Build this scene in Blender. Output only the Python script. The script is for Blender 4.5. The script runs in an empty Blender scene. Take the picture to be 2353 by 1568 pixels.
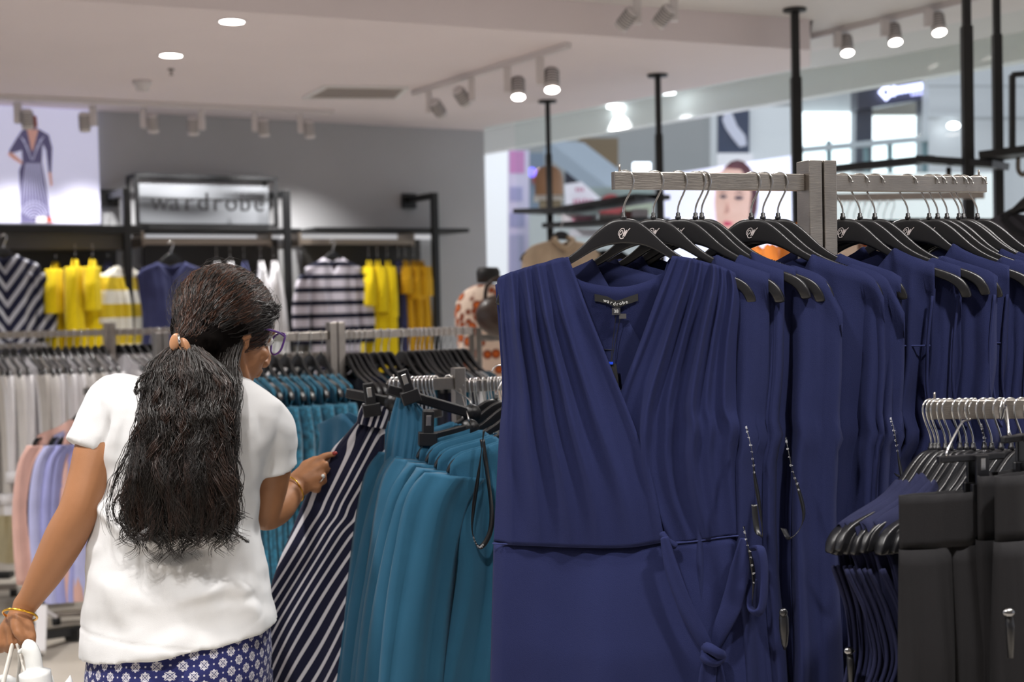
import bpy, bmesh, math, random
import numpy as np
from mathutils import Vector, Matrix, noise
PI=math.pi; sin=math.sin; cos=math.cos
SC=bpy.context.scene
COL=SC.collection
# ---------------------------------------------------------------- camera
F=3100.0; PW,PH=2353,1568
pit=94/3100.0; rol=0.022
CAM=Vector((0,0,1.5))
fw=Vector((0,cos(pit),-sin(pit))); r0=Vector((1,0,0)); u0=Vector((0,sin(pit),cos(pit)))
rt=r0*cos(rol)-u0*sin(rol); up=u0*cos(rol)+r0*sin(rol)
cd=bpy.data.cameras.new('camera'); cam=bpy.data.objects.new('camera',cd); COL.objects.link(cam)
cam.matrix_world=Matrix(((rt.x,up.x,-fw.x,CAM.x),(rt.y,up.y,-fw.y,CAM.y),(rt.z,up.z,-fw.z,CAM.z),(0,0,0,1)))
cd.sensor_width=36; cd.lens=36*F/PW; cd.clip_start=.05; cd.clip_end=100
cd.dof.use_dof=True; cd.dof.focus_distance=2.33; cd.dof.aperture_fstop=4.2
SC.camera=cam
# ---------------------------------------------------------------- view, world
SC.view_settings.view_transform='Standard'; SC.view_settings.look='None'
SC.view_settings.exposure=0.45; SC.view_settings.gamma=1; SC.view_settings.use_curve_mapping=False
W=bpy.data.worlds.new('world'); SC.world=W; W.use_nodes=True
W.node_tree.nodes['Background'].inputs[0].default_value=(.86,.9,1,1)
W.node_tree.nodes['Background'].inputs[1].default_value=0.62
def ray(px,py): return (fw*F+rt*(px-PW/2)-up*(py-PH/2)).normalized()
def P(px,py,d): return CAM+(fw+rt*((px-PW/2)/F)-up*((py-PH/2)/F))*d
def onplane(px,py,pt,n):
    d=ray(px,py); return CAM+d*((Vector(pt)-CAM).dot(n)/d.dot(n))
def onz(px,py,z): return onplane(px,py,(0,0,z),Vector((0,0,1)))
def spot(name,loc,to,energy,angle=100,size=.06,col=(1,.97,.94),blend=.6,parent=None):
    l=bpy.data.lights.new(name,'SPOT'); l.energy=energy; l.spot_size=math.radians(angle); l.spot_blend=blend
    l.shadow_soft_size=size; l.color=col
    o=bpy.data.objects.new(name,l); COL.objects.link(o); o.location=loc
    o.rotation_euler=(Vector(to)-Vector(loc)).to_track_quat('-Z','Y').to_euler(); return o
# ---------------------------------------------------------------- materials
def lin(c):
    if isinstance(c,str): c=[int(c[i:i+2],16)/255 for i in (0,2,4)]
    return tuple(x/12.92 if x<=.04045 else ((x+.055)/1.055)**2.4 for x in c)+(1,)
MC={}
def node(nt,t,**k):
    n=nt.nodes.new(t)
    for a,b in k.items(): setattr(n,a,b)
    return n
def mat(name,c='808080',rough=.6,metal=0,sheen=0,var=.0,vscale=30,bump=0,bscale=300,coat=0,emit=0,trans=0,spec=.5,aniso=None,ec=None):
    if name in MC: return MC[name]
    m=bpy.data.materials.new(name); MC[name]=m; m.use_nodes=True; nt=m.node_tree; b=nt.nodes['Principled BSDF']
    col=lin(c); b.inputs['Base Color'].default_value=col; b.inputs['Roughness'].default_value=rough
    b.inputs['Metallic'].default_value=metal; b.inputs['Sheen Weight'].default_value=sheen; b.inputs['Coat Weight'].default_value=coat
    b.inputs['Transmission Weight'].default_value=trans; b.inputs['Specular IOR Level'].default_value=spec
    if emit: b.inputs['Emission Color'].default_value=lin(ec or c); b.inputs['Emission Strength'].default_value=emit
    tc=node(nt,'ShaderNodeTexCoord')
    if var:
        n=node(nt,'ShaderNodeTexNoise'); n.inputs['Scale'].default_value=vscale; n.inputs['Detail'].default_value=5
        nt.links.new(tc.outputs['Object'],n.inputs['Vector'])
        r=node(nt,'ShaderNodeMapRange'); r.inputs['From Min'].default_value=.3; r.inputs['From Max'].default_value=.7
        r.inputs['To Min'].default_value=1-var; r.inputs['To Max'].default_value=1+var
        nt.links.new(n.outputs['Fac'],r.inputs['Value'])
        x=node(nt,'ShaderNodeVectorMath',operation='SCALE'); x.inputs[0].default_value=col[:3]
        nt.links.new(r.outputs[0],x.inputs['Scale']); nt.links.new(x.outputs[0],b.inputs['Base Color'])
    if bump:
        n=node(nt,'ShaderNodeTexNoise'); n.inputs['Scale'].default_value=bscale; n.inputs['Detail'].default_value=3
        mp=node(nt,'ShaderNodeMapping')
        if aniso: mp.inputs['Scale'].default_value=aniso
        nt.links.new(tc.outputs['Object'],mp.inputs['Vector']); nt.links.new(mp.outputs[0],n.inputs['Vector'])
        bp=node(nt,'ShaderNodeBump'); bp.inputs['Strength'].default_value=bump; bp.inputs['Distance'].default_value=.002
        nt.links.new(n.outputs['Fac'],bp.inputs['Height']); nt.links.new(bp.outputs[0],b.inputs['Normal'])
    return m
def cloth(name,c,var=.08,sheen=.08,bump=.35): return mat(name,c,rough=.92,sheen=sheen,var=var,vscale=14,bump=bump,bscale=900,spec=.25)
def stripes(name,c1,c2,period,duty,axis='Z',uv=False,warp=.0,ang=0):
    """two-tone striped fabric; duty = share of c2"""
    m=cloth(name,c1); nt=m.node_tree; b=nt.nodes['Principled BSDF']
    tc=node(nt,'ShaderNodeTexCoord'); mp=node(nt,'ShaderNodeMapping'); mp.inputs['Rotation'].default_value=(0,0,0)
    nt.links.new(tc.outputs['UV' if uv else 'Object'],mp.inputs[0])
    sx=node(nt,'ShaderNodeSeparateXYZ'); nt.links.new(mp.outputs[0],sx.inputs[0])
    d=node(nt,'ShaderNodeMath',operation='DIVIDE'); d.inputs[1].default_value=period
    if ang:   # mirrored slant: chevrons meeting at the centre front
        ab=node(nt,'ShaderNodeMath',operation='ABSOLUTE'); nt.links.new(sx.outputs['X'],ab.inputs[0])
        m1=node(nt,'ShaderNodeMath',operation='MULTIPLY'); nt.links.new(ab.outputs[0],m1.inputs[0]); m1.inputs[1].default_value=.80
        m2=node(nt,'ShaderNodeMath',operation='MULTIPLY_ADD'); nt.links.new(sx.outputs['Z'],m2.inputs[0]); m2.inputs[1].default_value=-.60; nt.links.new(m1.outputs[0],m2.inputs[2]); nt.links.new(m2.outputs[0],d.inputs[0])
    else: nt.links.new(sx.outputs[axis],d.inputs[0])
    fr=node(nt,'ShaderNodeMath',operation='FRACT'); nt.links.new(d.outputs[0],fr.inputs[0])
    lt=node(nt,'ShaderNodeMath',operation='LESS_THAN'); nt.links.new(fr.outputs[0],lt.inputs[0]); lt.inputs[1].default_value=duty
    mx=node(nt,'ShaderNodeMix',data_type='RGBA'); mx.inputs['A'].default_value=lin(c1); mx.inputs['B'].default_value=lin(c2)
    nt.links.new(lt.outputs[0],mx.inputs['Factor']); nt.links.new(mx.outputs['Result'],b.inputs['Base Color'])
    return m
# ---------------------------------------------------------------- mesh building
class MB:
    def __init__(s): s.v=[]; s.f=[]; s.uv={}
    def quad(s,*p):
        i=len(s.v); s.v+= [Vector(q) for q in p]; s.f.append(tuple(range(i,i+len(p)))); return s
    def box(s,c,sz,M=None):
        i=len(s.v); c=Vector(c)
        for z in(-.5,.5):
            for y in(-.5,.5):
                for x in(-.5,.5):
                    q=Vector((x*sz[0],y*sz[1],z*sz[2]))
                    if M: q=M@q
                    s.v.append(c+q)
        s.f+=[tuple(i+k for k in t) for t in((0,2,3,1),(4,5,7,6),(0,1,5,4),(2,6,7,3),(0,4,6,2),(1,3,7,5))]; return s
    def bar(s,a,b,w,h,upv=(0,0,1)):
        a=Vector(a);b=Vector(b);d=b-a;L=d.length;d.normalize();u=Vector(upv)
        if abs(d.dot(u))>.95: u=Vector((0,1,0))
        x=d.cross(u).normalized(); z=x.cross(d)
        return s.box((a+b)/2,(w,L,h),Matrix((x,d,z)).transposed())
    def tube(s,pts,r,n=8,cap=True,flat=1.0,fdir=None):
        pts=[Vector(p) for p in pts]; m=len(pts); i0=len(s.v)
        prev=None
        for k,p in enumerate(pts):
            t=(pts[min(k+1,m-1)]-pts[max(k-1,0)]).normalized()
            if prev is None:
                a=Vector(fdir) if fdir else (Vector((0,0,1)) if abs(t.z)<.9 else Vector((1,0,0)))
            else: a=prev
            x=(a-t*a.dot(t)); 
            if x.length<1e-6: x=t.orthogonal()
            x.normalize(); prev=x; y=t.cross(x)
            rr=r[k] if isinstance(r,(list,tuple)) else r
            for j in range(n):
                q=2*PI*j/n; s.v.append(p+x*(rr*cos(q))+y*(rr*sin(q)*flat))
        for k in range(m-1):
            for j in range(n):
                a=i0+k*n+j; b=i0+k*n+(j+1)%n; s.f.append((a,b,b+n,a+n))
        if cap:
            s.f.append(tuple(i0+j for j in range(n))[::-1]); s.f.append(tuple(i0+(m-1)*n+j for j in range(n)))
        return s
    def rings(s,R,cap=True,closed=True):
        n=len(R[0]); i0=len(s.v)
        for r in R: s.v+=[Vector(q) for q in r]
        for k in range(len(R)-1):
            for j in range(n if closed else n-1):
                a=i0+k*n+j;b=i0+k*n+(j+1)%n; s.f.append((a,b,b+n,a+n))
        if cap: s.f.append(tuple(i0+j for j in range(n))[::-1]); s.f.append(tuple(i0+(len(R)-1)*n+j for j in range(n)))
        return s
    def lathe(s,prof,c=(0,0,0),n=20,M=None,cap=True):
        c=Vector(c); R=[]
        if not cap: prof=list(prof)+[prof[0]]
        for r,z in prof:
            q=[Vector((r*cos(2*PI*j/n),r*sin(2*PI*j/n),z)) for j in range(n)]
            R.append([c+(M@p if M else p) for p in q])
        return s.rings(R,cap=cap)
    def grid(s,fn,nu,nv,uvf=None,flip=False):
        i0=len(s.v)
        for j in range(nv+1):
            for i in range(nu+1):
                s.v.append(Vector(fn(i/nu,j/nv)))
                if uvf: s.uv[len(s.v)-1]=uvf(i/nu,j/nv)
        for j in range(nv):
            for i in range(nu):
                a=i0+j*(nu+1)+i; q=(a,a+nu+1,a+nu+2,a+1); s.f.append(q[::-1] if flip else q)
        return s
    def prism(s,pts,n,th):
        """flat outline (list of world points) thickened by th along n"""
        n=Vector(n).normalized(); i=len(s.v); m=len(pts); pts=[Vector(p) for p in pts]
        s.v+= [p+n*th/2 for p in pts]+[p-n*th/2 for p in pts]
        s.f.append(tuple(range(i,i+m))); s.f.append(tuple(range(i+m,i+2*m))[::-1])
        for j in range(m): s.f.append((i+j,i+m+j,i+m+(j+1)%m,i+(j+1)%m))
        return s
    def ell(s,c,r,nu=16,nv=10,M=None):
        c=Vector(c); R=[]
        for k in range(nv+1):
            a=-PI/2+PI*k/nv; rr=max(cos(a),.02)
            q=[Vector((r[0]*rr*cos(2*PI*j/nu),r[1]*rr*sin(2*PI*j/nu),r[2]*sin(a))) for j in range(nu)]
            R.append([c+(M@p if M else p) for p in q])
        return s.rings(R)
    def build(s,name,m,parent=None,smooth=True,world=False,mods=None,bevel=0,sub=0,solid=0,merge=False,fixn=True):
        me=bpy.data.meshes.new(name); vv=s.v
        if world and parent is not None:
            inv=mw(parent).inverted(); vv=[inv@v for v in vv]
        me.from_pydata([tuple(v) for v in vv],[],s.f)
        if s.uv:
            L=me.uv_layers.new(name='UVMap')
            for lp in me.loops: L.data[lp.index].uv=s.uv.get(lp.vertex_index,(0,0))
        if fixn or merge:
            bm=bmesh.new(); bm.from_mesh(me)
            if merge: bmesh.ops.remove_doubles(bm,verts=bm.verts,dist=1e-5)
            bmesh.ops.recalc_face_normals(bm,faces=bm.faces)
            bm.to_mesh(me); bm.free()
        me.materials.append(m)
        if smooth:
            for p in me.polygons: p.use_smooth=True
        me.update()
        o=bpy.data.objects.new(name,me); COL.objects.link(o)
        if parent is not None: o.parent=parent
        if solid: k=o.modifiers.new('s','SOLIDIFY'); k.thickness=solid; k.offset=0
        if bevel: k=o.modifiers.new('b','BEVEL'); k.width=bevel; k.segments=2; k.limit_method='ANGLE'; k.angle_limit=.6
        if sub: k=o.modifiers.new('u','SUBSURF'); k.levels=sub; k.render_levels=sub
        return o
def mw(o):
    m=o.matrix_basis.copy() if o.parent is None else mw(o.parent)@o.matrix_basis
    return m
def tag(o,label,cat,group=None,kind=None):
    if label: o['label']=label
    if cat: o['category']=cat
    if group: o['group']=group
    if kind: o['kind']=kind
    return o
def thing(name,label,cat,loc=(0,0,0),rz=0,group=None,rot=None):
    o=bpy.data.objects.new(name,None); o.empty_display_size=.05; COL.objects.link(o)
    o.location=loc; o.rotation_euler=rot or (0,0,rz); return tag(o,label,cat,group)
def struct(mb,name,m,**k):
    o=mb.build(name,m,**k); o['kind']='structure'; return o
def kids(o): return [c for c in o.children]
def dup(root,loc,rz,label,group=None,rot=None):
    r=root.copy(); COL.objects.link(r); r.location=loc; r.rotation_euler=rot or (0,0,rz); r['label']=label
    if group: r['group']=group
    for ch in CH[root.name]:
        c=ch.copy(); COL.objects.link(c); c.parent=r
        for g in CH.get(ch.name,[]):
            d=g.copy(); COL.objects.link(d); d.parent=c
    return r
CH={}
def reg(root):
    """remember children of a prototype (parts, sub-parts)"""
    CH[root.name]=[o for o in COL.objects if o.parent==root]
    for c in CH[root.name]: CH[c.name]=[o for o in COL.objects if o.parent==c]
    return root
def text(s,size,m,name,parent,loc,rot=(PI/2,0,0),ext=.0003,space=1.0,align='CENTER',font_shear=0):
    c=bpy.data.curves.new(name,'FONT'); c.body=s; c.size=size; c.extrude=ext; c.align_x=align; c.align_y='CENTER'; c.space_character=space; c.shear=font_shear
    c.resolution_u=3
    o=bpy.data.objects.new(name,c); COL.objects.link(o)
    dg=bpy.context.evaluated_depsgraph_get(); me=bpy.data.meshes.new_from_object(o.evaluated_get(dg))
    bpy.data.objects.remove(o); me.materials.clear(); me.materials.append(m)
    o=bpy.data.objects.new(name,me); COL.objects.link(o); o.parent=parent; o.location=loc; o.rotation_euler=rot; return o
def interp(tab,x):
    if x<=tab[0][0]: return tab[0][1:] if len(tab[0])>2 else tab[0][1]
    for a,b in zip(tab,tab[1:]):
        if x<=b[0]:
            t=(x-a[0])/(b[0]-a[0]); r=[p+(q-p)*t for p,q in zip(a[1:],b[1:])]
            return r if len(r)>1 else r[0]
    return tab[-1][1:] if len(tab[-1])>2 else tab[-1][1]
def spline(pts,n):
    """Catmull-Rom through points"""
    pts=[Vector(p) for p in pts]; out=[]
    for i in range(len(pts)-1):
        p0=pts[max(i-1,0)];p1=pts[i];p2=pts[i+1];p3=pts[min(i+2,len(pts)-1)]
        for k in range(n):
            t=k/n; out.append(.5*((2*p1)+(p2-p0)*t+(2*p0-5*p1+4*p2-p3)*t*t+(3*p1-p0-3*p2+p3)*t**3))
    out.append(pts[-1]); return out
ORD=['first','second','third','fourth','fifth','sixth','seventh','eighth','ninth','tenth','eleventh','twelfth','thirteenth','fourteenth','fifteenth','sixteenth','seventeenth','eighteenth','nineteenth','twentieth']+['twenty-%s'%s for s in('first','second','third','fourth','fifth','sixth','seventh','eighth','ninth')]
# common materials
M_chrome=mat('polished_steel','d8d8d8',rough=.18,metal=1)
M_steel=mat('brushed_steel','a8a29c',rough=.34,metal=1,var=.12,vscale=25,bump=.25,bscale=60,aniso=(1,1,12))
M_hang=mat('black_hanger_plastic','17171a',rough=.28,spec=.5,bump=.12,bscale=1500)
M_blk=mat('black_powder_coat','121315',rough=.45,var=.1)
M_black=mat('matt_black','0d0d0f',rough=.6)
M_logo=mat('silver_print','d9cfcf',rough=.4,metal=.3)
M_navy=cloth('navy_jersey','181e3f',var=.05,sheen=.03)
M_white=mat('white_paint','e8e6e6',rough=.6)
M_ribbon=mat('black_satin_ribbon','101012',rough=.35)
DL_E=145; T1_E=42; MALL_E=90
# ================================================================ ROOM
ZL,ZH=2.80,2.96
A=onz(1112,301,ZL); B=onz(0,243,ZL)          # wall/ceiling joint
wd=(A-B); wd.z=0; wd.normalize(); wn=Vector((wd.y,-wd.x,0))   # along wall to the right, normal to the room
M_ceil=mat('ceiling_paint','eadfe1',rough=.85,var=.015,vscale=2)
M_wall=mat('grey_wall_paint','b4b5b8',rough=.8,var=.02,vscale=3)
M_floor=mat('beige_floor','cfc7bb',rough=.38,var=.05,vscale=4)
f=MB().box((3,8,-.05),(34,30,.1)); struct(f,'floor',M_floor,smooth=False)
WL0=B-wd*3.5
def wallpt(px,py,off=0): return onplane(px,py,A+wn*off,wn)
def wbox(mb,a,b,z0,z1,o0,o1):
    """box against the wall between two points along it (world), heights, offsets from wall"""
    a=Vector((a.x,a.y,0));b=Vector((b.x,b.y,0)); a-=wn*(a-A).dot(wn); b-=wn*(b-A).dot(wn); a.z=b.z=0
    q=[a+wn*o0,b+wn*o0,b+wn*o1,a+wn*o1]
    i=len(mb.v); mb.v+=[p+Vector((0,0,z0)) for p in q]+[p+Vector((0,0,z1)) for p in q]
    mb.f+=[(i,i+3,i+2,i+1),(i+4,i+5,i+6,i+7)]+[(i+k,i+(k+1)%4,i+4+(k+1)%4,i+4+k) for k in range(4)]
    return mb
struct(wbox(MB(),WL0,A,0,ZL+.3,-.18,0),'wall_back',M_wall,smooth=False)
# side walls closing the shop on the left
s0=WL0+wn*0; s1=s0+wn*14
struct(MB().prism([s0,s1,s1+Vector((0,0,3.1)),s0+Vector((0,0,3.1))],wd,.15),'wall_left',M_wall,smooth=False)
# low ceiling (dropped) and higher ceiling
E0=onz(-900,-70,ZL); E1=onz(1862,115,ZL); E2=onz(1862,152,ZL); G0=onz(1113,293,ZL)
ed=(E1-E0).normalized()
low=[WL0+wn*0,Vector((A.x,A.y,0)),Vector((G0.x,G0.y,0)),Vector((E2.x,E2.y,0)),Vector((E1.x,E1.y,0)),Vector((E0.x,E0.y,0))-ed*2]
for p in low: p.z=0
zc=lambda p,z: Vector((p.x,p.y,z))
# cut round a square air outlet: the dropped ceiling is a slab, the outlet is set below it
struct(MB().prism([zc(p,(ZL+ZH+.12)/2) for p in low],(0,0,1),ZH+.12-ZL),'ceiling',M_ceil,smooth=False)
gd=(Vector((E2.x,E2.y,0))-Vector((G0.x,G0.y,0))).normalized()   # shop front line direction (towards the camera, right)
hi=[zc(E0,0)-ed*3,zc(E1,0)+ed*.02,zc(E2,0),zc(G0,0)-gd*.1,zc(G0,0)+Vector((.45,.35,0)),zc(E2,0)+gd*0+Vector((.6,.7,0)),zc(E2,0)+gd*9+Vector((.6,.7,0)),Vector((6.5,-3.2,0)),Vector((-8,-3.2,0))]
struct(MB().prism([zc(p,ZH+.05) for p in hi],(0,0,1),.1),'ceiling',mat('upper_ceiling_paint','dedad9',rough=.85),smooth=False)
o_=MB().box((0,-3.3,1.5),(18,.15,3.2)); struct(o_,'wall_light_block',mat('white_wall_paint','c9c6c3',rough=.8),smooth=False)  # unseen wall behind the camera, added to block flat frontal light
# downlights in ceiling
M_lamp=mat('lamp_face','ffffff',emit=14,ec='fff6ee')
M_lamp2=mat('lamp_face_soft','ffffff',emit=9,ec='ffffff')
M_housing=mat('lamp_housing','d8d2d2',rough=.5)
M_hs2=mat('lamp_fins','6b6663',rough=.5)
def downlight(px,py,z,label,r=.055,e=60):
    p=onz(px,py,z); t=thing('ceiling_downlight',label,'downlight',p,group='recessed downlights')
    MB().lathe([(r+.012,-.004),(r+.012,.0),(r,.002),(r,-.004)][:4],n=28,cap=False).build('trim_ring',M_white,t)
    MB().lathe([(.001,-.003),(r,-.003),(r,-.0015),(.001,-.0015)],n=28).build('lamp_face',M_lamp,t)
    if e: spot('downlight_lamp',p+Vector((0,0,-.03)),p+Vector((0,0,-3)),e,120,.05)
    return t
downlight(533,49,ZL,'round recessed downlight near the top of the picture, nearer of the two')
downlight(393,127,ZL,'round recessed downlight farther back, above the smoke detector')
for (x,y) in ((-.5,1.0),(1.1,1.3),(2.2,2.4),(-1.5,2.0),(.5,3.6),(-2.6,3.9)):  # added unseen lamps that light the front dresses from above
    p=Vector((x,y,ZH)); t=thing('ceiling_downlight','added downlight out of frame in the upper ceiling to light the front racks','downlight',p,group='added downlights over the front racks')
    MB().lathe([(.001,-.003),(.06,-.003),(.06,-.0005),(.001,-.0005)],n=24).build('lamp_face',M_lamp,t)
    spot('downlight_lamp',p+Vector((0,0,-.03)),(x,y,0),DL_E,115,.07)
# smoke detector + sprinkler
p=onz(327,186,ZL); d=MB().lathe([(.001,0),(.055,0),(.055,-.02),(.04,-.03),(.036,-.055),(.001,-.062)],c=p,n=24).build('smoke_detector',M_housing)
tag(d,'white round smoke detector on the dropped ceiling left of the downlights','smoke detector')
p=onz(393,158,ZL); d=MB().lathe([(.001,0),(.018,0),(.02,-.006),(.006,-.012),(.006,-.03),(.014,-.034),(.001,-.038)],c=p,n=14).build('sprinkler_head',mat('sprinkler_metal','8c8480',rough=.4,metal=.8))
tag(d,'small sprinkler head on the ceiling below the farther downlight','sprinkler')
# air outlet: recessed dark slot with frame
q=[onz(*a,ZL) for a in((700,223),(750,196),(935,199),(910,224))]
t=thing('air_vent','rectangular air conditioning outlet in the dropped ceiling near the end of the wall lamp track','vent',sum(q,Vector())/4)
cc=sum(q,Vector())/4
for k in range(4):
    MB().bar(q[k]-Vector((0,0,.006)),q[(k+1)%4]-Vector((0,0,.006)),.03,.012).build('frame',M_white,t,world=True,smooth=False) if k<1 else None
fr=MB()
for k in range(1,4): fr.bar(q[k]-Vector((0,0,.006)),q[(k+1)%4]-Vector((0,0,.006)),.03,.012)
fr.build('frame',M_white,t,world=True,smooth=False)
MB().prism([cc+(a-cc)*.95-Vector((0,0,.004)) for a in q],(0,0,1),.004).build('duct_opening',mat('duct_dark','3a3330',rough=.8),t,world=True,smooth=False)
bl=MB()
for k in range(5):
    a=q[0].lerp(q[1],.12+.19*k); b=q[3].lerp(q[2],.12+.19*k); bl.bar(a-Vector((0,0,.009)),b-Vector((0,0,.009)),.045,.004)
bl.build('blade',mat('vent_blade','b9aea9',rough=.6),t,world=True,smooth=False)
# track lights
def track(a,b,label,zc_):
    t=thing('lighting_track',label,'light track',a)
    MB().bar(a-Vector((0,0,.016)),b-Vector((0,0,.016)),.034,.03).build('rail',M_housing,t,world=True,smooth=False)
    return t
def head(px,py,z,tilt,label,lit=False,e=0,side=1,drop=.17,s=1.0,group='track spotlights',to=None):
    """spotlight: adapter box + vertical driver box + finned can aimed by tilt"""
    p=onz(px,py,z); p.z=z-.03
    t=thing('track_spotlight',label,'spotlight',p,group=group)
    MB().box((0,0,-drop*.38*s),(.04*s,.045*s,drop*.75*s)).build('driver_box',M_housing,t,smooth=False,bevel=.003)
    yaw,el=tilt; d=Vector((cos(el)*cos(yaw),cos(el)*sin(yaw),sin(el)))
    M=d.to_track_quat('Z','Y').to_matrix(); c=Vector((side*.055*s,0,-drop*.62*s))
    MB().bar((0,0,-drop*.6*s),c,.012,.012).build('arm',M_housing,t,smooth=False)
    MB().lathe([(.001,-.06*s),(.03*s,-.06*s),(.034*s,-.05*s),(.036*s,.055*s),(.033*s,.055*s),(.03*s,.03*s),(.001,.03*s)],c=c,M=M,n=20).build('lamp_can',M_housing,t)
    fn=MB()
    for k in range(6):
        fn.lathe([(.02*s,(-.045+.014*k)*s),(.0375*s,(-.045+.014*k)*s),(.0375*s,(-.04+.014*k)*s),(.02*s,(-.04+.014*k)*s)],c=c,M=M,n=16)
    fn.build('cooling_fins',M_hs2,t)
    if lit: MB().lathe([(.001,.05*s),(.033*s,.05*s),(.033*s,.056*s),(.001,.056*s)],c=c,M=M,n=20).build('lamp_face',M_lamp,t)
    if e:
        w=p+c+d*.07*s
        spot('track_lamp',w,to if to is not None else w+d,e,70 if to is None else 95,.03,blend=1.0)
    return t
at_off=lambda x,y,o: wallpt(x,y,o)
T1a=onz(-250,206,ZL); T1b=onz(766,252,ZL)
track(T1a,T1b,'long white lighting track on the ceiling parallel to the grey wall',ZL)
hl=(40,213,330,462,586,691); 
for i,px in enumerate(hl):
    w=at_off(px+20,(620,640,560,600,600,600)[i],.3)
    t0=onz(px,215+px*.05,ZL); 
    dv=(w-t0).normalized(); el=math.asin(dv.z); yaw=math.atan2(dv.y,dv.x)
    head(px,222+px*.042,ZL,(yaw,max(el,-1.2)),'white spotlight on the wall-side track, %s of six from the left'%ORD[i],e=(T1_E if i!=4 else T1_E*1.2),side=(1,-1,1,-1,1,1)[i],to=w,group='spotlights aimed at the grey wall')
T2a=onz(951,208,ZL); T2b=onz(1306,97,ZL)
track(T2a,T2b,'white lighting track in the middle of the dropped ceiling, running towards the shop front',ZL)
cy=math.atan2((-Vector((0,0,0))+CAM).y-7,0)
for i,(px,py,lit,sd) in enumerate(((985,199,0,1),(1083,168,0,-1),(1165,143,1,1),(1240,120,1,1))):
    head(px,py,ZL,((-PI/2,-1.2) if lit else (0.9,-.75)),'white spotlight on the middle ceiling track, %s from the left%s'%(ORD[i],' with its glowing face visible' if lit else ' and turned away'),lit=bool(lit),e=(40 if lit else 25),side=sd,s=(1,1,1.05,1.1)[i],group='spotlights on the middle track')
for i,(px,py,sd) in enumerate(((1463,-18,-1),(1548,-25,-1))):
    head(px,py,ZH,(2.4,-.7),('grey white spotlight at the top edge left of the black pole','white spotlight at the top edge nearest the thick black pole')[i],e=0,side=sd,s=.95,group='spotlights at the top edge')
head(705,-16,ZH,(-.5,-.6),'white spotlight at the top edge with a slanted glowing face, above the ceiling step',lit=True,e=0,side=.2,drop=.10,s=.8)
T3a=onz(1868,78,ZH); T3b=onz(2330,-32,ZH)
track(T3a,T3b,'dark grey lighting track above the shop front at the upper right',ZH)
for i,(px,py) in enumerate(((1924,60),(2033,33),(2133,8))):
    head(px,py,ZH,(-PI/2,-1.15),'white spotlight with round glowing face on the shop-front track, %s from the left'%ORD[i],lit=True,e=30,side=.9,drop=.12,s=.98,group='spotlights above the shop front')
# ================================================================ SHOP FRONT AND MALL
hf=Vector((0,1,0))
def pbox(x0,y0,x1,y1,d,th,m,name,label,cat,**k):
    q=[P(x0,y0,d),P(x1,y0,d),P(x1,y1,d),P(x0,y1,d)]
    c=sum(q,Vector())/4; q=[Vector((p.x,c.y,p.z)) for p in q]
    o=MB().prism([p+hf*th/2 for p in q],hf,th).build(name,m,smooth=False,parent=k.get('parent'),world=bool(k.get('parent')))
    if label: tag(o,label,cat,k.get('group'))
    return o
M_ml=mat('mall_white','dfe3e6',rough=.5); M_mc=mat('mall_ceiling','e2e6e6',rough=.7); M_fas=mat('mall_fascia','f2f4f3',rough=.5)
K0=onz(700,399,ZH); K1=onz(3200,-62,ZH); K0.z=K1.z=0
g0=Vector((G0.x,G0.y,0)); kd_=(K1-K0).normalized()
poly=[g0+Vector((.46,.36,0)),Vector((E2.x+.62,E2.y+.72,0)),Vector((E2.x+.62,E2.y+.72,0))+gd*6,K1,K0,g0+Vector((-2,.6,0))]
struct(MB().prism([zc(p,ZH+.12) for p in poly],(0,0,1),.1),'ceiling',M_mc,smooth=False)
kn_=Vector((-kd_.y,kd_.x,0)); 
struct(MB().prism([zc(K0,2.84),zc(K1,2.84),zc(K1,3.3),zc(K0,3.3)],kn_,.12),'trim_1',M_fas,smooth=False)
# bulkhead closing the gap between the two ceilings above the shop front
struct(MB().prism([zc(g0-gd*.1,ZL),zc(E2,ZL)+Vector((.0,.02,0)),zc(E2,ZH+.02)+Vector((0,.02,0)),zc(g0-gd*.1,ZH+.02)],(.8,.6,0),.02),'trim_2',M_fas,smooth=False)
# glass panes
def glassmat():
    m=bpy.data.materials.new('clear_glass'); m.use_nodes=True; nt=m.node_tree; nt.nodes.clear()
    o=node(nt,'ShaderNodeOutputMaterial'); tr=node(nt,'ShaderNodeBsdfTransparent'); gl=node(nt,'ShaderNodeBsdfGlossy'); gl.inputs['Roughness'].default_value=.02
    tr.inputs[0].default_value=(.96,.985,.98,1); mx=node(nt,'ShaderNodeMixShader'); lw=node(nt,'ShaderNodeLayerWeight'); lw.inputs['Blend'].default_value=.5; pw=node(nt,'ShaderNodeMath',operation='POWER'); nt.links.new(lw.outputs['Facing'],pw.inputs[0]); pw.inputs[1].default_value=5; fr=node(nt,'ShaderNodeMath',operation='MULTIPLY_ADD'); nt.links.new(pw.outputs[0],fr.inputs[0]); fr.inputs[1].default_value=.25; fr.inputs[2].default_value=.02
    nt.links.new(fr.outputs[0],mx.inputs[0]); nt.links.new(tr.outputs[0],mx.inputs[1]); nt.links.new(gl.outputs[0],mx.inputs[2]); nt.links.new(mx.outputs[0],o.inputs[0]); return m
M_glass=glassmat(); gn=Vector((gd.y,-gd.x,0))
gb=g0+Vector((.2,.2,0))
def gpt(px): return (onplane(px,500,gb,gn)-gb).dot(gd)
edges=[.05,gpt(1475),gpt(1955),gpt(2600)]
for i in range(3):
    a=gb+gd*(edges[i]+.006); b=gb+gd*(edges[i+1]-.006)
    struct(MB().prism([zc(a,.02),zc(b,.02),zc(b,ZH-.02),zc(a,ZH-.02)],gn,.012),'window_%d'%(i+1),M_glass,smooth=False)
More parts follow.
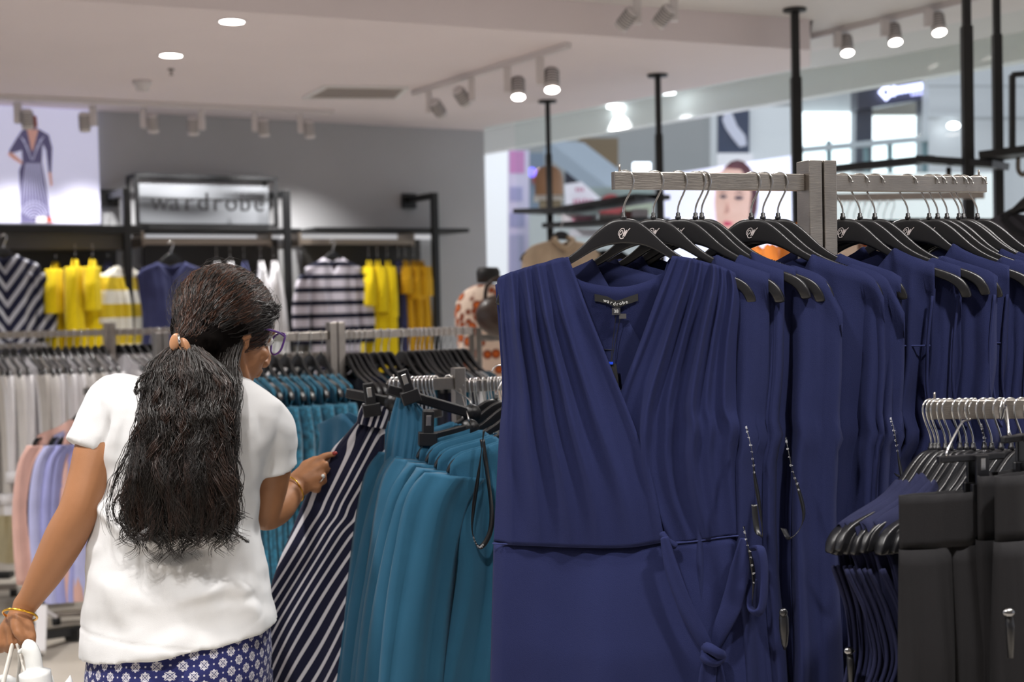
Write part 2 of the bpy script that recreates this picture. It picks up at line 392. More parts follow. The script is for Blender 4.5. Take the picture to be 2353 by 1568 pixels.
# poles of the shop front display
def pole(px,pyt,zt,d,label,w=.04,flange=True,upper=None):
    p=P(px,500,d); t=thing('display_pole',label,'pole',(p.x,p.y,0),group='black poles along the shop front')
    MB().box((0,0,(zt-.35)/2),(w,w,zt-.35)).build('lower_tube',M_blk,t,smooth=False,bevel=.002)
    MB().box((0,0,zt-.2),(w*.72,w*.72,.4)).build('upper_tube',M_blk,t,smooth=False)
    if flange: MB().lathe([(.001,zt-.014),(.06,zt-.014),(.06,zt-.001),(.001,zt-.001)],n=20).build('ceiling_flange',M_blk,t)
    return p
q1=onz(1258,231,ZL); q2=onz(1511,171,ZL); q3=onz(1826,20,ZH)
def dep(q): return (q-CAM).dot(fw)
d1,d2,d3=dep(q1),dep(q2),dep(q3)
for q,z,px,lb,w in ((q1,ZL,1263,'black floor-to-ceiling pole left of the steel rail end, farthest one',.042),(q2,ZL,1513,'black floor-to-ceiling pole rising behind the left arm of the front rail',.044),(q3,ZH,1834,'black floor-to-ceiling pole just left of the rack post, with ceiling flange',.052)):
    t=thing('display_pole',lb,'pole',(q.x,q.y,0),group='black poles along the shop front')
    MB().box((0,0,(z-.35)/2),(w,w,z-.35)).build('lower_tube',M_blk,t,smooth=False,bevel=.002)
    MB().box((0,0,z-.2),(w*.75,w*.75,.4)).build('upper_tube',M_blk,t,smooth=False)
    MB().lathe([(.001,z-.014),(.06,z-.014),(.06,z-.001),(.001,z-.001)],n=20).build('ceiling_flange',M_blk,t)
pole(2226,0,ZH,5.7,'black pole at the right, left one of the close pair',.043)
pole(2295,0,ZH,5.9,'black pole at the right, right one of the close pair',.038)
# shelves between the poles
def pbar(x0,y0,x1,y1,d0,d1,w,h,m,name,label,cat,**k):
    o=MB().bar(P(x0,y0,d0),P(x1,y1,d1),w,h).build(name,m,smooth=False); return tag(o,label,cat,k.get('group'))
pbar(1215,487,1292,485,8.8,8.6,.30,.03,M_blk,'display_shelf','short black shelf around the farthest black pole','shelf')
pbar(1288,487,1500,452,8.6,7.9,.28,.03,M_blk,'display_shelf','upper dark shelf between the two far black poles','shelf')
pbar(1285,519,1500,506,8.6,7.9,.28,.03,M_blk,'display_shelf','lower dark shelf between the two far black poles','shelf')
pbar(1845,396,2140,366,6.6,6.0,.05,.035,M_blk,'display_rail','long black rail behind the right arm of the front rack','rail')
pbar(2125,368,2300,380,5.9,5.7,.22,.03,M_blk,'display_shelf','black bracket shelf on the left pole of the close pair','shelf')
pbar(2250,362,2420,340,5.7,5.6,.24,.03,M_blk,'display_shelf','black shelf at the right edge by the close pair of poles','shelf')
t=thing('steel_hook','brown steel drop hook under the black bracket shelf','hook',P(2180,385,5.9)); MB().tube([P(2180,385,5.9),P(2180,400,5.9),P(2181,430,5.9)],.012,8).build('rod',mat('bronze_rod','6e655c',rough=.3,metal=.8),t,world=True)
t=thing('steel_hook','curved steel hook hanging from the shelf at the right edge','hook',P(2345,365,5.6)); MB().tube(spline([P(2340,362,5.6),P(2340,390,5.6),P(2350,402,5.6),P(2362,392,5.6)],5),.010,8).build('rod',mat('bronze_rod'),t,world=True)
t=thing('tube_rack','thin black rectangular tube frame standing at the right edge','frame',P(2325,350,5.7))
fr=MB()
for a,b in (((2326,350),(2326,172)),((2326,172),(2420,165))): fr.bar(P(*a,5.7),P(*b,5.7),.022,.022,(0,1,0))
fr.build('tube',M_blk,t,world=True,smooth=False)
# mall: structure in the distance
struct(pbox(700,-250,3300,760,24,.3,mat('mall_far_wall','b9bbbc',rough=.7),'wall_far',None,None),'x',None) if False else None
o=pbox(900,-300,3400,900,24,.3,mat('mall_far_wall','b4b6b7',rough=.7),'wall_far',None,None); o['kind']='structure'
o=pbox(2133,-60,2900,900,12,.2,mat('mall_white_cladding','d9dde1',rough=.35,spec=.6),'wall_right',None,None); o['kind']='structure'
for i,(a,b,c_,d_) in enumerate(((2133,196,2900,200),(2133,268,2900,276))): 
    o=pbox(a,b,c_,d_,11.88,.01,mat('joint_grey','b6babd'),'trim_%d'%(3+i),None,None); o['kind']='structure'
o=pbox(1114,346,1167,760,15,.2,mat('white_panel','eef3f6',emit=.35),'trim_5',None,None); o['kind']='structure'
MLd=mat('downlight_cool','ffffff',emit=7,ec='f6fbff')
for i,(px,py,rx) in enumerate(((1410,244,.05),(1427,257,.05),(1536,212,.05),(1687,204,.07),(2050,101,.05),(2168,76,.05),(2266,53,.05))):
    p=onz(px,py,ZH+.06); tag(MB().lathe([(.001,-.012),(rx,-.012),(rx,.0),(.001,.0)],c=p,n=20).build('mall_downlight',MLd),'bright recessed light in the ceiling outside the glass, %s from the left'%ORD[i],'downlight',group='mall corridor lights')
    spot('mall_lamp',p+Vector((0,0,-.05)),p+Vector((.3,0,-3)),MALL_E,85,.08,(.95,.98,1))
tag(MB().ell(P(2191,289,11.8),(.055,.03,.03)).build('reflection_dot',MLd),'small bright reflection in the glass, built as a glowing dot on the white cladding','light')  # a reflection in the glass, built as a glowing dot
tag(MB().lathe([(.001,-.02),(.08,-.02),(.09,0),(.001,0)],c=onz(2108,131,ZH+.06),n=20).build('ceiling_speaker',mat('speaker_grey','8f9598')),'grey oval ceiling speaker outside the glass above the lit sign','speaker')
# pink and lilac banner
t=thing('hanging_banner','tall lilac and pink banner at the left of the shop front','banner',P(1190,480,14))
pbox(1167,346,1216,1018,14,.05,mat('banner_lilac','dcd5ee',rough=.6,emit=.1),'cloth_panel',None,None,parent=t)
for a in ((1171,347,1205,398,'e59fd8'),(1172,430,1200,462,'bdbbe6'),(1172,490,1205,522,'b9b9e2'),(1172,540,1204,660,'c5c4e6')):
    pbox(*a[:4],13.95,.02,mat('banner_'+a[4],a[4],rough=.6),'printed_block',None,None,parent=t)
# distant shops
def sh(x0,y0,x1,y1,d,c,name,label,cat,emit=0,th=.2,**k): return pbox(x0,y0,x1,y1,d,th,mat('%s_%s'%(name,c),c,rough=.5,emit=emit),name,label,cat,**k)
sh(1330,318,1420,930,20,'8d7a62','brown_facade','brown panelled facade in the mall left of the second black pole','facade')
sh(1298,330,1332,930,20,'3d3d4c','dark_facade','dark blue-grey facade beside the brown one in the mall','facade')
sh(1216,352,1250,930,19.5,'8fa0b5','blue_facade','blue-grey shop facade next to the lilac banner','facade')
sh(1372,372,1392,398,19.6,'c9b43a','yellow_sign','small yellow sign on the brown facade','sign',emit=.3,th=.4)
sh(1338,380,1362,412,19.2,'4a3558','purple_display','dark purple display below the escalator','display',th=.8)
tag(MB().bar(P(1295,340,17),P(1462,470,16),.6,.18).build('escalator',mat('escalator_glass','aebccb',rough=.3),smooth=False),'pale blue glass side of an escalator sloping down to the right','escalator')
sh(1225,395,1242,420,19.3,'c04848','red_display','small red display left of the farthest black pole','display',th=.3)
sh(1310,430,1500,494,13.8,'a9b8b4','green_glass','pale green glass balustrade behind the far shelves','balustrade')
sh(1418,462,1500,494,13.72,'c6cfb8','pale_counter','pale green-white counter under the steel rail end','counter')
tag(MB().lathe([(.001,-.02),(.13,-.02),(.13,.02),(.001,.02)],c=P(1404,476,13.70),M=Matrix.Rotation(PI/2,3,'X'),n=24).build('red_round_sign',mat('red_sign','c0575a')),'faded red round sign below the left end of the steel rail','sign')
t=thing('sale_banner','white slanted banner with blurred pink lettering left of the steel rail end','banner',P(1335,450,13.7))
MB().prism([P(1297,424,13.68),P(1336,418,13.68),P(1386,462,13.68),P(1300,494,13.68)],hf,.03).build('board',mat('banner_white','eceaf4',rough=.5,emit=.15),t,world=True,smooth=False)
M_pkl=mat('pink_lettering','d98cab',rough=.6)
for i in range(6): MB().box(P(1320+i*8,464-(i%2)*1,13.6),(.022,.02,.055-.004*(i%3))).build('pink_stroke',M_pkl,t,world=True,smooth=False)
for i in range(3): MB().box(P(1325+i*7,436,13.6),(.02,.02,.035)).build('pink_stroke',M_pkl,t,world=True,smooth=False)
sh(1216,494,1512,1030,13.7,'d6dcdc','white_kiosk','pale grey-white kiosk counter behind the far shelves','kiosk')
# boxes on the far shelves
def carton(x0,y0,x1,y1,d,label,c='e6e4ee',pk_=True):
    t=thing('display_box',label,'box',P((x0+x1)/2,y1,d),group='boxes on the far shelves'); pbox(x0,y0,x1,y1,d,.12,mat('carton_'+c,c,rough=.5),'carton',None,None,parent=t)
    if pk_:
        n=max(2,int((x1-x0)/12))
        for i in range(n-1): pbox(x0+(x1-x0)*.3+i*9,y0+4,x0+(x1-x0)*.3+i*9+5,y1-4,d-.01,.01,M_pkl,'printed_stroke',None,None,parent=t)
carton(1292,493,1372,514,8.4,'white box with pink print on the lower far shelf, left one')
carton(1378,492,1450,503,8.3,'flat pale box right of the pink-printed box on the far shelf',c='c9c6c4',pk_=False)
carton(1430,484,1462,500,8.1,'brownish red small box on the far shelf',c='9a6a66',pk_=False)
carton(1455,480,1490,498,8.0,'white small box at the right end of the far shelf',pk_=False)
carton(1310,527,1402,543,8.3,'white-blue box under the lower far shelf',c='d4daea',pk_=False)
# brown bell shaped display on white ledge
t=thing('bell_display','brown bell-shaped display object on a white ledge beside the farthest black pole','display',P(1262,452,9.6))
MB().lathe([(.001,0),(.10,0),(.10,.12),(.085,.17),(.05,.20),(.001,.21)],c=P(1262,448,9.6),n=24).build('bell',mat('tan_leather','b08a6d',rough=.6),t,world=True)
pbox(1228,448,1294,458,9.6,.3,M_ml,'ledge',None,None,parent=t)
pbox(1240,458,1290,490,9.7,.2,mat('ledge_front','a49a86'),'plinth',None,None,parent=t)
for i,(px,py,c) in enumerate(((1222,396,'6a62e0'),(1243,398,'f2b08a'))):
    tag(MB().ell(P(px,py,17),(.06,.06,.06)).build('glow_lamp',mat('glow_'+c,c,emit=2)),('small violet-blue glowing light beside the lilac banner','small warm glowing light next to the farthest black pole')[i],'light')
sh(1455,374,1495,392,16,'e8f0ff','lit_logo','blurred blue-white lit sign above the steel rail between poles','sign',emit=3,th=.05)
# column with poster
o=pbox(1650,245,1832,392,15.5,.6,mat('column_white','e3e6ea',rough=.4,emit=.1),'wall_column',None,None); o['kind']='structure'
t=thing('shoe_poster','dark blue poster with a pale slanted shape on the white column','poster',P(1685,300,15.2))
pbox(1650,252,1722,352,15.42,.08,mat('poster_navy','3c4660',rough=.4,emit=.08),'panel',None,None,parent=t)
MB().prism([P(x,y,15.38) for x,y in ((1664,262),(1680,256),(1694,290),(1712,312),(1716,334),(1700,338),(1682,316),(1668,296),(1660,276))],hf,.02).build('pale_shape',mat('poster_pale','cfd0e2',emit=.15),t,world=True,smooth=False)
sh(1650,352,1730,392,15.4,'eceaf0','white_sign','white sign board with red print under the dark blue poster','sign',emit=.2,th=.06)
for i in range(3): pbox(1692+i*10,374,1698+i*10,384,15.36,.02,M_pkl,'red_stroke',None,None,parent=bpy.data.objects['white_sign'])
# large lit screen with a face
t=thing('lit_screen','large lilac-white advertising screen with a woman face behind the front rail','screen',P(1670,600,10))
scr=[(1515,404),(1828,357),(1828,1160),(1515,1166)]
MB().prism([P(x,y,10) for x,y in scr],hf,.08).build('display_panel',mat('screen_lilac','dcdcf6',emit=.75),t,world=True,smooth=False)
def sf(pts,name,c,d=9.94,e=.45): 
    MB().prism([P(x,y,d) for x,y in pts],hf,.01).build(name,mat('screen_'+c,c,emit=e),t,world=True,smooth=False)
def ov(cx,cy,a,b,n=20,t0=0): return [(cx+a*cos(t0+2*PI*i/n),cy+b*sin(t0+2*PI*i/n)) for i in range(n)]
sf(ov(1694,455,48,88),'printed_hair','5a3440',9.945,.12)
sf([(1645,400),(1668,388),(1702,390),(1722,420),(1730,470),(1722,510),(1700,540),(1672,552),(1652,538),(1646,510),(1642,470)],'printed_face','dfb7ae',9.93)
sf([(1728,430),(1738,470),(1730,505),(1722,505),(1724,470)],'printed_hair','6a4048',9.925,.12)
sf(ov(1662,452,8,4),'printed_eye','5e5468',9.92,.1); sf(ov(1698,455,10,4.5),'printed_eye','5a4a60',9.92,.1)
sf([(1652,444),(1660,438),(1672,443),(1660,441)],'printed_brow','7a5a5e',9.92,.1); sf([(1686,446),(1698,438),(1712,446),(1698,442)],'printed_brow','7a5a5e',9.92,.1)
sf([(1672,465),(1676,488),(1664,492),(1666,487)],'printed_nose','c8958e',9.92,.3)
sf([(1660,512),(1668,508),(1676,510),(1686,512),(1676,520),(1666,520)],'printed_lips','c8506e',9.92,.4)
# windows beyond with dark shop front and sign
M_day=mat('daylight_window','eaf6fb',emit=1.5,ec='eef8ff')
sh(1836,196,1966,260,13.5,'c4c6c6','soffit_panel','grey upper panel above the left bright window','panel')
o=pbox(1838,258,1964,400,13.4,.1,M_day,'window_4',None,None); o['kind']='structure'
o=pbox(2000,250,2118,400,13.4,.1,M_day,'window_5',None,None); o['kind']='structure'
pbox(2000,236,2118,264,13.3,.1,mat('cream_blind','c9c5b8'),'blind','cream strip above the right bright window','blind')
t=thing('dark_shopfront','dark grey shop front frame with a lit blue-white sign','shopfront',P(2050,380,13))
pbox(1964,205,2002,1032,13,.2,mat('dark_frame','4a4e5c',rough=.4),'jamb',None,None,parent=t)
pbox(2116,200,2132,1030,13,.2,mat('dark_frame'),'jamb',None,None,parent=t)
MB().prism([P(1964,204,12.95),P(2136,172,12.95),P(2136,228,12.95),P(1964,256,12.95)],hf,.2).build('header',mat('dark_frame2','3e404e',rough=.4),t,world=True,smooth=False)
M_glow=mat('sign_glow','c9cdfa',emit=2.6)
MB().tube([P(2036+13*cos(a),212+15*sin(a),12.8) for a in [PI*2*i/4 for i in range(5)]],.022,6).build('lit_diamond',M_glow,t,world=True)
for i,h in enumerate((14,10,10,10,10,10,10,10,9)):
    x=2054+i*9; y=209-i*1.5; MB().box(P(x,y,12.8),(.022,.03,h*12.8/3100*1.6)).build('lit_stroke',M_glow,t,world=True,smooth=False)
for i in range(6): MB().box(P(2096+i*7,217-i*.8,12.8),(.016,.03,.025)).build('lit_stroke',mat('sign_glow2','b9b9f0',emit=1.3),t,world=True,smooth=False)
t=thing('glass_balustrade','pale teal glass balustrade with handrail in front of the bright windows','balustrade',P(1980,370,12))
MB().prism([P(1838,345,12),P(2132,318,12),P(2132,400,12),P(1838,400,12)],hf,.02).build('glass',M_glass,t,world=True,smooth=False)
MB().bar(P(1838,345,12),P(2132,318,12),.05,.05).build('handrail',mat('rail_grey','c4ccd0',rough=.3,metal=.6),t,world=True,smooth=False)
for px in (1905,1990,2045,2125): MB().box(P(px,365,12.05),(.04,.04,.32)).build('baluster',mat('teal_grey','7f9aa2'),t,world=True,smooth=False)
o=pbox(1832,398,2300,1156,9.4,.2,mat('white_counter','e8f0f4',rough=.4,emit=.45),'lit_counter','long white counter wall with painted-in glow behind the right arm of the front rack','counter')  # brightness of the lit area is put in as emission
# ---------------------------------------------------------------- clothes beyond the front rack
M_bk=cloth('black_cotton','15151a')
def ornate():
    m=cloth('orange_print','c56a2c'); nt=m.node_tree; b=nt.nodes['Principled BSDF']; tc=node(nt,'ShaderNodeTexCoord'); v=node(nt,'ShaderNodeTexVoronoi'); v.inputs['Scale'].default_value=22
    nt.links.new(tc.outputs['Object'],v.inputs['Vector']); cr=node(nt,'ShaderNodeValToRGB'); e=cr.color_ramp.elements; e[0].position=.25; e[0].color=lin('c4622a'); e[1].position=.6; e[1].color=lin('e8d2c0')
    k=cr.color_ramp.elements.new(.42); k.color=lin('7a3418'); nt.links.new(v.outputs['Distance'],cr.inputs[0]); nt.links.new(cr.outputs[0],b.inputs['Base Color']); return m
# ================================================================ HANGERS
HT=[(0,-.075),(.010,-.0753),(.020,-.0775),(.032,-.085),(.045,-.096),(.058,-.109),(.072,-.122),(.09,-.135),(.11,-.1455),(.135,-.1555),(.16,-.164),(.182,-.1725),(.196,-.182),(.206,-.197),(.210,-.212)]
HB=[(0,-.115),(.025,-.1175),(.045,-.124),(.06,-.132),(.08,-.1435),(.10,-.154),(.125,-.1665),(.15,-.176),(.17,-.184),(.184,-.1935),(.191,-.205),(.1935,-.2135)]
def hz(x): return interp(HT,abs(x))
def resample(tab,n):
    pts=spline([(a,0,b) for a,b in tab],6); L=[0]
    for a,b in zip(pts,pts[1:]): L.append(L[-1]+(b-a).length)
    out=[]
    for k in range(n+1):
        s=L[-1]*k/n; j=0
        while j<len(L)-2 and L[j+1]<s: j+=1
        t=(s-L[j])/(L[j+1]-L[j]) if L[j+1]>L[j] else 0
        out.append(pts[j].lerp(pts[j+1],t))
    return out
def hanger_body():
    n=34; T=resample(HT,n); Bm=resample(HB,n); m=MB(); R=[]
    st=[(-1,k) for k in range(n,0,-1)]+[(1,k) for k in range(n+1)]
    for sgn,k in st:
        t=T[k]; b=Bm[k]; a=k/n
        th=.0045+.0055*a**1.3 if a<.93 else .010
        if a>.97: th=.0075
        top=Vector((t.x*sgn,0,t.z)); bot=Vector((b.x*sgn,0,b.z)); ax=(top-bot)
        sec=[(.0,-.6),(.04,-.95),(.2,-1),(.8,-1),(.93,-.92),(1,-.5),(1,.5),(.93,.92),(.8,1),(.2,1),(.04,.95),(0,.6)]
        R.append([bot+ax*u+Vector((0,th*v,0)) for u,v in sec])
    return m.rings(R)
def hook_mb(mir=1,r=.0016,dz=0):
    pts=[(0,0,-.078),(0,0,-.060),(.0035,0,-.048),(.0095,0,-.036),(.0145,0,-.024),(.0165,0,-.014),(.0145,0,-.0055),(.009,0,-.0004),(.001,0,.0015),(-.0075,0,-.0006),(-.0135,0,-.0062),(-.0165,0,-.013)]
    pts=[(x*mir,y,z) for x,y,z in pts]
    m=MB().tube(spline(pts,5),r,8); m.ell(pts[-1],(.0022,.0022,.0022),8,6); return m
def logo_mb():
    # slanted double-oval initial with a W and a swash, in hanger units
    k=.00017; m=MB()
    def st(p,w=.00055):
        m.tube(spline([((x+.42*z)*k,-.0001,z*k) for x,z in p],6),w,6,flat=.3,fdir=(1,0,0))
    el=lambda cx,cz,a,b,t0,t1,n=16:[(cx+a*cos(t0+(t1-t0)*i/n),cz+b*sin(t0+(t1-t0)*i/n)) for i in range(n+1)]
    st(el(-22,8,25,34,-.5,4.6)); st(el(-22,2,12,20,0,6.3))
    st([(4,22),(6,0),(8,-36)]); st([(8,-36),(14,0),(20,26)],.0008); st([(20,26),(22,0),(24,-36)],.0008); st([(24,-36),(30,0),(34,22),(46,42)])
    st([(-26,-24),(-16,-44),(2,-54),(22,-46)],.0007)
    return m
def make_hanger(label,mir=1,group=None,logo=True,name='clothes_hanger'):
    t=thing(name,label,'hanger',group=group)
    hanger_body().build('hanger_body',M_hang,t,sub=1)
    hook_mb(mir).build('hook',M_chrome,t)
    MB().lathe([(.0035,-.078),(.0048,-.076),(.0048,-.0715),(.0035,-.0705),(.0035,-.066),(.0025,-.065),(.001,-.065)],n=12).build('neck_collar',M_hang,t)
    for s in(-1,1):
        g=MB()
        for k in range(7): x=s*(.112+.004*k); g.box((x,0,hz(x)+.0001),(.0012,.011,.001))
        g.build('grip_ridges',M_hang,t,smooth=False)
    if logo:
        body=[o for o in COL.objects if o.parent==t and o.name.startswith('hanger_body')][0]
        l=logo_mb().build('printed_initials',M_logo,body); l.location=(0,-.0056,-.098)
    return reg(t)
# ================================================================ GARMENTS
def garment(prof,top=None,neck=.07,fd=.05,bd=.02,fa=.012,fk=9,seed=1,nu=44,nv=34,hs=None,pleat=0.0,npow=1.0,skew=0,z0=None,mask=0,hemw=0):
    """hollow hung garment: front and back sheets meeting at shoulders and sides.
    prof: [(z,halfwidth,halfthick)] z relative to hook top, first row = shoulders"""
    R=random.Random(seed); ph=[R.uniform(0,6.28) for _ in range(6)]
    hs=hs or prof[0][1]; zh=prof[-1][0]; top=top or (lambda x:hz(x)+.003)
    def fn(side):
        def g(a,v):
            u=a*2-1; x=hs*u; ax=abs(x)
            if ax>neck: zt=top(x)
            else:
                q=(1-(ax/neck)**npow); zt=top(neck)-(fd if side<0 else bd)*q
            z=zt+(zh-zt)*v; z+=hemw*v**6*sin(7*u+ph[4])
            hw,ht=interp(prof,-z) if False else prof_at(prof,z)
            e=min(1,v*3); X=u*(hs*(1-e)+hw*e) if v<.34 else u*hw
            t0=.0105; th=(t0+(ht-t0)*min(1,v*2.2)**.7)*math.sqrt(max(0,1-abs(u)**2.6))+ .001
            am=fa*(.2+.8*min(1,v*3.5))*(1-.15*abs(u))
            w=sin(fk*1.7*u+ph[0]+.8*sin(2.2*v+ph[1]))+.55*sin(fk*3.1*u+ph[2]+1.2*v)+.25*sin(fk*5.3*u+ph[3]-2*v)
            if pleat: 
                s=(u*fk*.55+ph[5]+.15*v)%1; w=w*.8+pleat*1.2*(1-abs(2*s-1)**.6*2)
            if mask: mk=(mask+(1-mask)*min(1,max(0,(u-.05)/.45))); am*=mk; th=.0115+(th-.0115)*(.35+.65*mk)
            y=side*th+am*w*(.75 if side>0 else 1)*(1 if ax>neck*.0 else 1)
            if v<.04 and ax>neck: y=side*(.0115)
            X+=skew*v+.012*v*sin(5*v+ph[2])
            return (X,y,z+.0)
        return g
    m=MB(); m.grid(fn(-1),nu,nv,uvf=lambda a,v:(a,v)); m.grid(fn(1),nu,nv,uvf=lambda a,v:(a,v),flip=True); return m
def prof_at(prof,z):
    if z>=prof[0][0]: return prof[0][1:]
    for a,b in zip(prof,prof[1:]):
        if z>=b[0]:
            t=(a[0]-z)/(a[0]-b[0]); t=t*t*(3-2*t)
            return (a[1]+(b[1]-a[1])*t,a[2]+(b[2]-a[2])*t)
    return prof[-1][1:]
def sleeve_mb(side,hs,zs,length,r0=.055,r1=.04,out=.05,flat=.35,seed=0,fwd=0):
    R=random.Random(seed); pts=spline([(side*(hs-.015),0,zs-.03),(side*(hs+out*.5),fwd*.3,zs-.10),(side*(hs+out),fwd*.7,zs-length*.55),(side*(hs+out*.9),fwd,zs-length)],6)
    n=18; ph=R.uniform(0,6); m=MB(); RR=[]
    for k,p in enumerate(pts):
        t=k/(len(pts)-1); r=r0+(r1-r0)*t
        RR.append([p+Vector((r*cos(2*PI*j/n)*(1+.12*sin(3*2*PI*j/n+ph+4*t)),r*flat*sin(2*PI*j/n)*(1+.5*sin(5*2*PI*j/n+ph)),0)) for j in range(n)])
    return m.rings(RR)
def loop_ribbon(pts,w,m,name,parent,th=.0006,up=(0,0,1)):
    return MB().tube(spline(pts,8),w/2,8,flat=th/w*2,fdir=up).build(name,m,parent)
def sec_text(s,size,m,parent,loc,rot): return text(s,size,m,'woven_lettering',parent,loc,rot)
# ================================================================ RACKS
def rack(label,post,yaw,ztop,arms,span=(.028,.014),double=True,base=.55,group=None):
    """arms: (dir(+1/-1), length, z top, pin)"""
    t=thing('garment_rack',label,'clothing rack',(post.x,post.y,0),yaw,group=group)
    w,d=.025,.04
    if double:
        for s in(-1,1): MB().box((s*.0145,0,ztop/2),(w,d,ztop)).build('post',M_steel,t,smooth=False,bevel=.0015)
    else: MB().box((0,0,ztop/2),(.027,.027,ztop)).build('post',M_steel,t,smooth=False,bevel=.0015)
    h=span[0]; th=span[1]
    for s,L,z in arms:
        x0=s*(.027 if double else .0135)
        a=MB().box((x0+s*L/2,0,z-h/2),(L,th,h)).build('arm',M_steel,t,smooth=False,bevel=.0012)
        MB().lathe([(.001,0),(.0018,0),(.0018,.012),(.001,.0125)],c=(x0+s*(L-.012),0,z),n=10).build('end_pin',M_steel,a)
    for s in(-1,1):
        for ax in(0,1):
            v=Vector((s,0,0)) if ax==0 else Vector((0,s,0))
            MB().bar(v*.02+Vector((0,0,.05)),v*base*.55+Vector((0,0,.05)),.04,.025).build('foot',M_steel,t,smooth=False,bevel=.002)
            MB().lathe([(.001,0),(.02,0),(.02,.037),(.001,.037)],c=v*base*.52,n=14).build('glide',M_blk,t)
    return t
# ---------------------------------------------------------------- front rack
RL=P(1408,395,2.15); zr=RL.z; RR_=P(2262,408,2.40)
yawR=math.atan2(RR_.y-RL.y,RR_.x-RL.x); rdir=Vector((cos(yawR),sin(yawR),0)); rn=Vector((sin(yawR),-cos(yawR),0))
PO=onplane(1876,400,RL,rn)
def railpt(px,py=393): 
    q=onplane(px,py,RL,rn); return Vector((RL.x,RL.y,zr))+rdir*((q-RL).dot(rdir))
L1=(RL-PO).dot(rdir)*-1-.027; L2=(RR_-PO).dot(rdir)-.027
rack('tall brushed steel rack in front holding the navy dresses, with a double post',Vector((PO.x,PO.y,0)),yawR,onplane(1876,371,RL,rn).z,[(-1,L1,zr),(1,L2,zr)])
# hero hanger + dress
hk=railpt(1432); hk.z=zr+.0005; YH=-.16
HERO=make_hanger('black plastic hanger at the front end of the navy dress rail, holding the wrap dress',1,'hangers on the tall front rail')
HERO.location=hk; HERO.rotation_euler=(0,0.012,YH)
n_h=Vector((sin(YH),-cos(YH),0))*-1
Mi=Matrix.Rotation(-YH,4,'Z')
def L(px,py,y=0.0):
    """point of the dress plane (offset y behind the hanger plane) seen at that place, in dress coordinates"""
    q=onplane(px,py,hk+n_h*y,n_h)-hk; q=Mi@q; return Vector((q.x,y,q.z))
def curve_fn(pts,y=0):
    s=spline([L(px,py,y) for px,py in pts],10); n=len(s)-1
    # arclength-ish reparam
    Ls=[0]
    for a,b in zip(s,s[1:]): Ls.append(Ls[-1]+(b-a).length)
    def f(t):
        q=max(0,min(1,t))*Ls[-1]; lo,hi=0,len(Ls)-1
        while hi-lo>1:
            mid=(lo+hi)//2
            if Ls[mid]<=q: lo=mid
            else: hi=mid
        k=(q-Ls[lo])/max(1e-9,Ls[hi]-Ls[lo]); return s[lo].lerp(s[hi],k)
    return f
def fold(u,centers,width,amp):
    """row of soft tucks: sum of ridges at given u"""
    r=0
    for i,c in enumerate(centers):
        d=(u-c)/width; r+= (amp[i] if isinstance(amp,(list,tuple)) else amp)*math.exp(-d*d*.9)*(1-.55*math.tanh(d*3))
    return r
D=thing('navy_wrap_dress','navy sleeveless wrap dress with V neckline and tie belt, frontmost on the tall rack','dress',hk,YH,group=None)
M_navy2=cloth('navy_jersey_front','1a2046',var=.04,sheen=.0)
# back panel with neckline
bl=curve_fn([(1143,655),(1150,760),(1158,900),(1150,1010),(1138,1250),(1130,1568),(1120,1900)],.03)
br=curve_fn([(1686,655),(1680,800),(1690,960),(1694,1050),(1700,1235),(1725,1400),(1765,1900)],.03)
bt=curve_fn([(1143,655),(1215,620),(1300,592),(1312,625),(1345,648),(1420,660),(1480,650),(1525,628),(1545,592),(1620,612),(1686,655)],.03)
def back(a,v):
    l=bl(v);r=br(v);t=bt(a); b=l.lerp(r,a); s=bl(0).lerp(br(0),a)
    w=max(0,1-v*4); p=b+(t-s)*w
    p.y=.012+.024*min(1,v*7+.0)*(1-abs(2*a-1)**3)+.003*sin(9*a+3*v)+.0
    if v<.02 and (a<.3 or a>.7): p.y=.009
    return p
MB().grid(back,60,60).build('back_panel',M_navy2,D,solid=.001)
# yoke seam + centre seam + neck facing
sm=MB().tube([L(1384,803,.028)+Vector((0,-.004,0)),L(1425,806,.028)+Vector((0,-.004,0)),L(1468,802,.028)+Vector((0,-.004,0))],.0011,6)
sm.build('yoke_seam',mat('dark_seam','12152e',rough=.9),D)
# front left panel (wearer's right)
fl=curve_fn([(1138,650),(1148,760),(1155,900),(1143,1010),(1130,1250)],-.02)
fr_=curve_fn([(1304,590),(1330,655),(1365,745),(1412,860),(1462,985),(1500,1100),(1528,1243)],-.03)
tl=curve_fn([(1138,650),(1150,634),(1215,612),(1262,600),(1304,590)],-.02)
wl=curve_fn([(1130,1250),(1230,1253),(1330,1257),(1440,1258),(1528,1243)],-.02)
def coons(a,v,Lf,Rf,Tf,Bf):
    l=Lf(v);r=Rf(v);t=Tf(a);b=Bf(a)
    return l.lerp(r,a)+t.lerp(b,v)-((Lf(0).lerp(Rf(0),a)).lerp(Lf(1).lerp(Rf(1),a),v))
cL=[.10,.28,.46,.62,.80]; aL=[.007,.018,.021,.019,.013]
def left(a,v):
    p=coons(a,v,fl,fr_,tl,wl)
    ed=1-(1-min(1,a*7))**2
    e=min(1,v*6)
    sh=-.009+(-.012)*e*ed-.016*v*(1-v)*4*a*.5
    if a<.12: sh=sh*(a/.12)**.6
    amp=min(1,.25+v*4)*(1-.75*max(0,(v-.55)/.45)**1.5) if True else 1
    dr=.0
    y=sh-amp*fold(a+.03*sin(5*v),cL,.05+.035*v,aL)-.0015*sin(34*a+4*v)*(1-v)
    # rolled edge of the lapel
    y-=.006*math.exp(-((a-.985)/.03)**2)*e
    p.y=y; return p
MB().grid(left,150,70).build('wrap_front',M_navy2,D,solid=.0012)
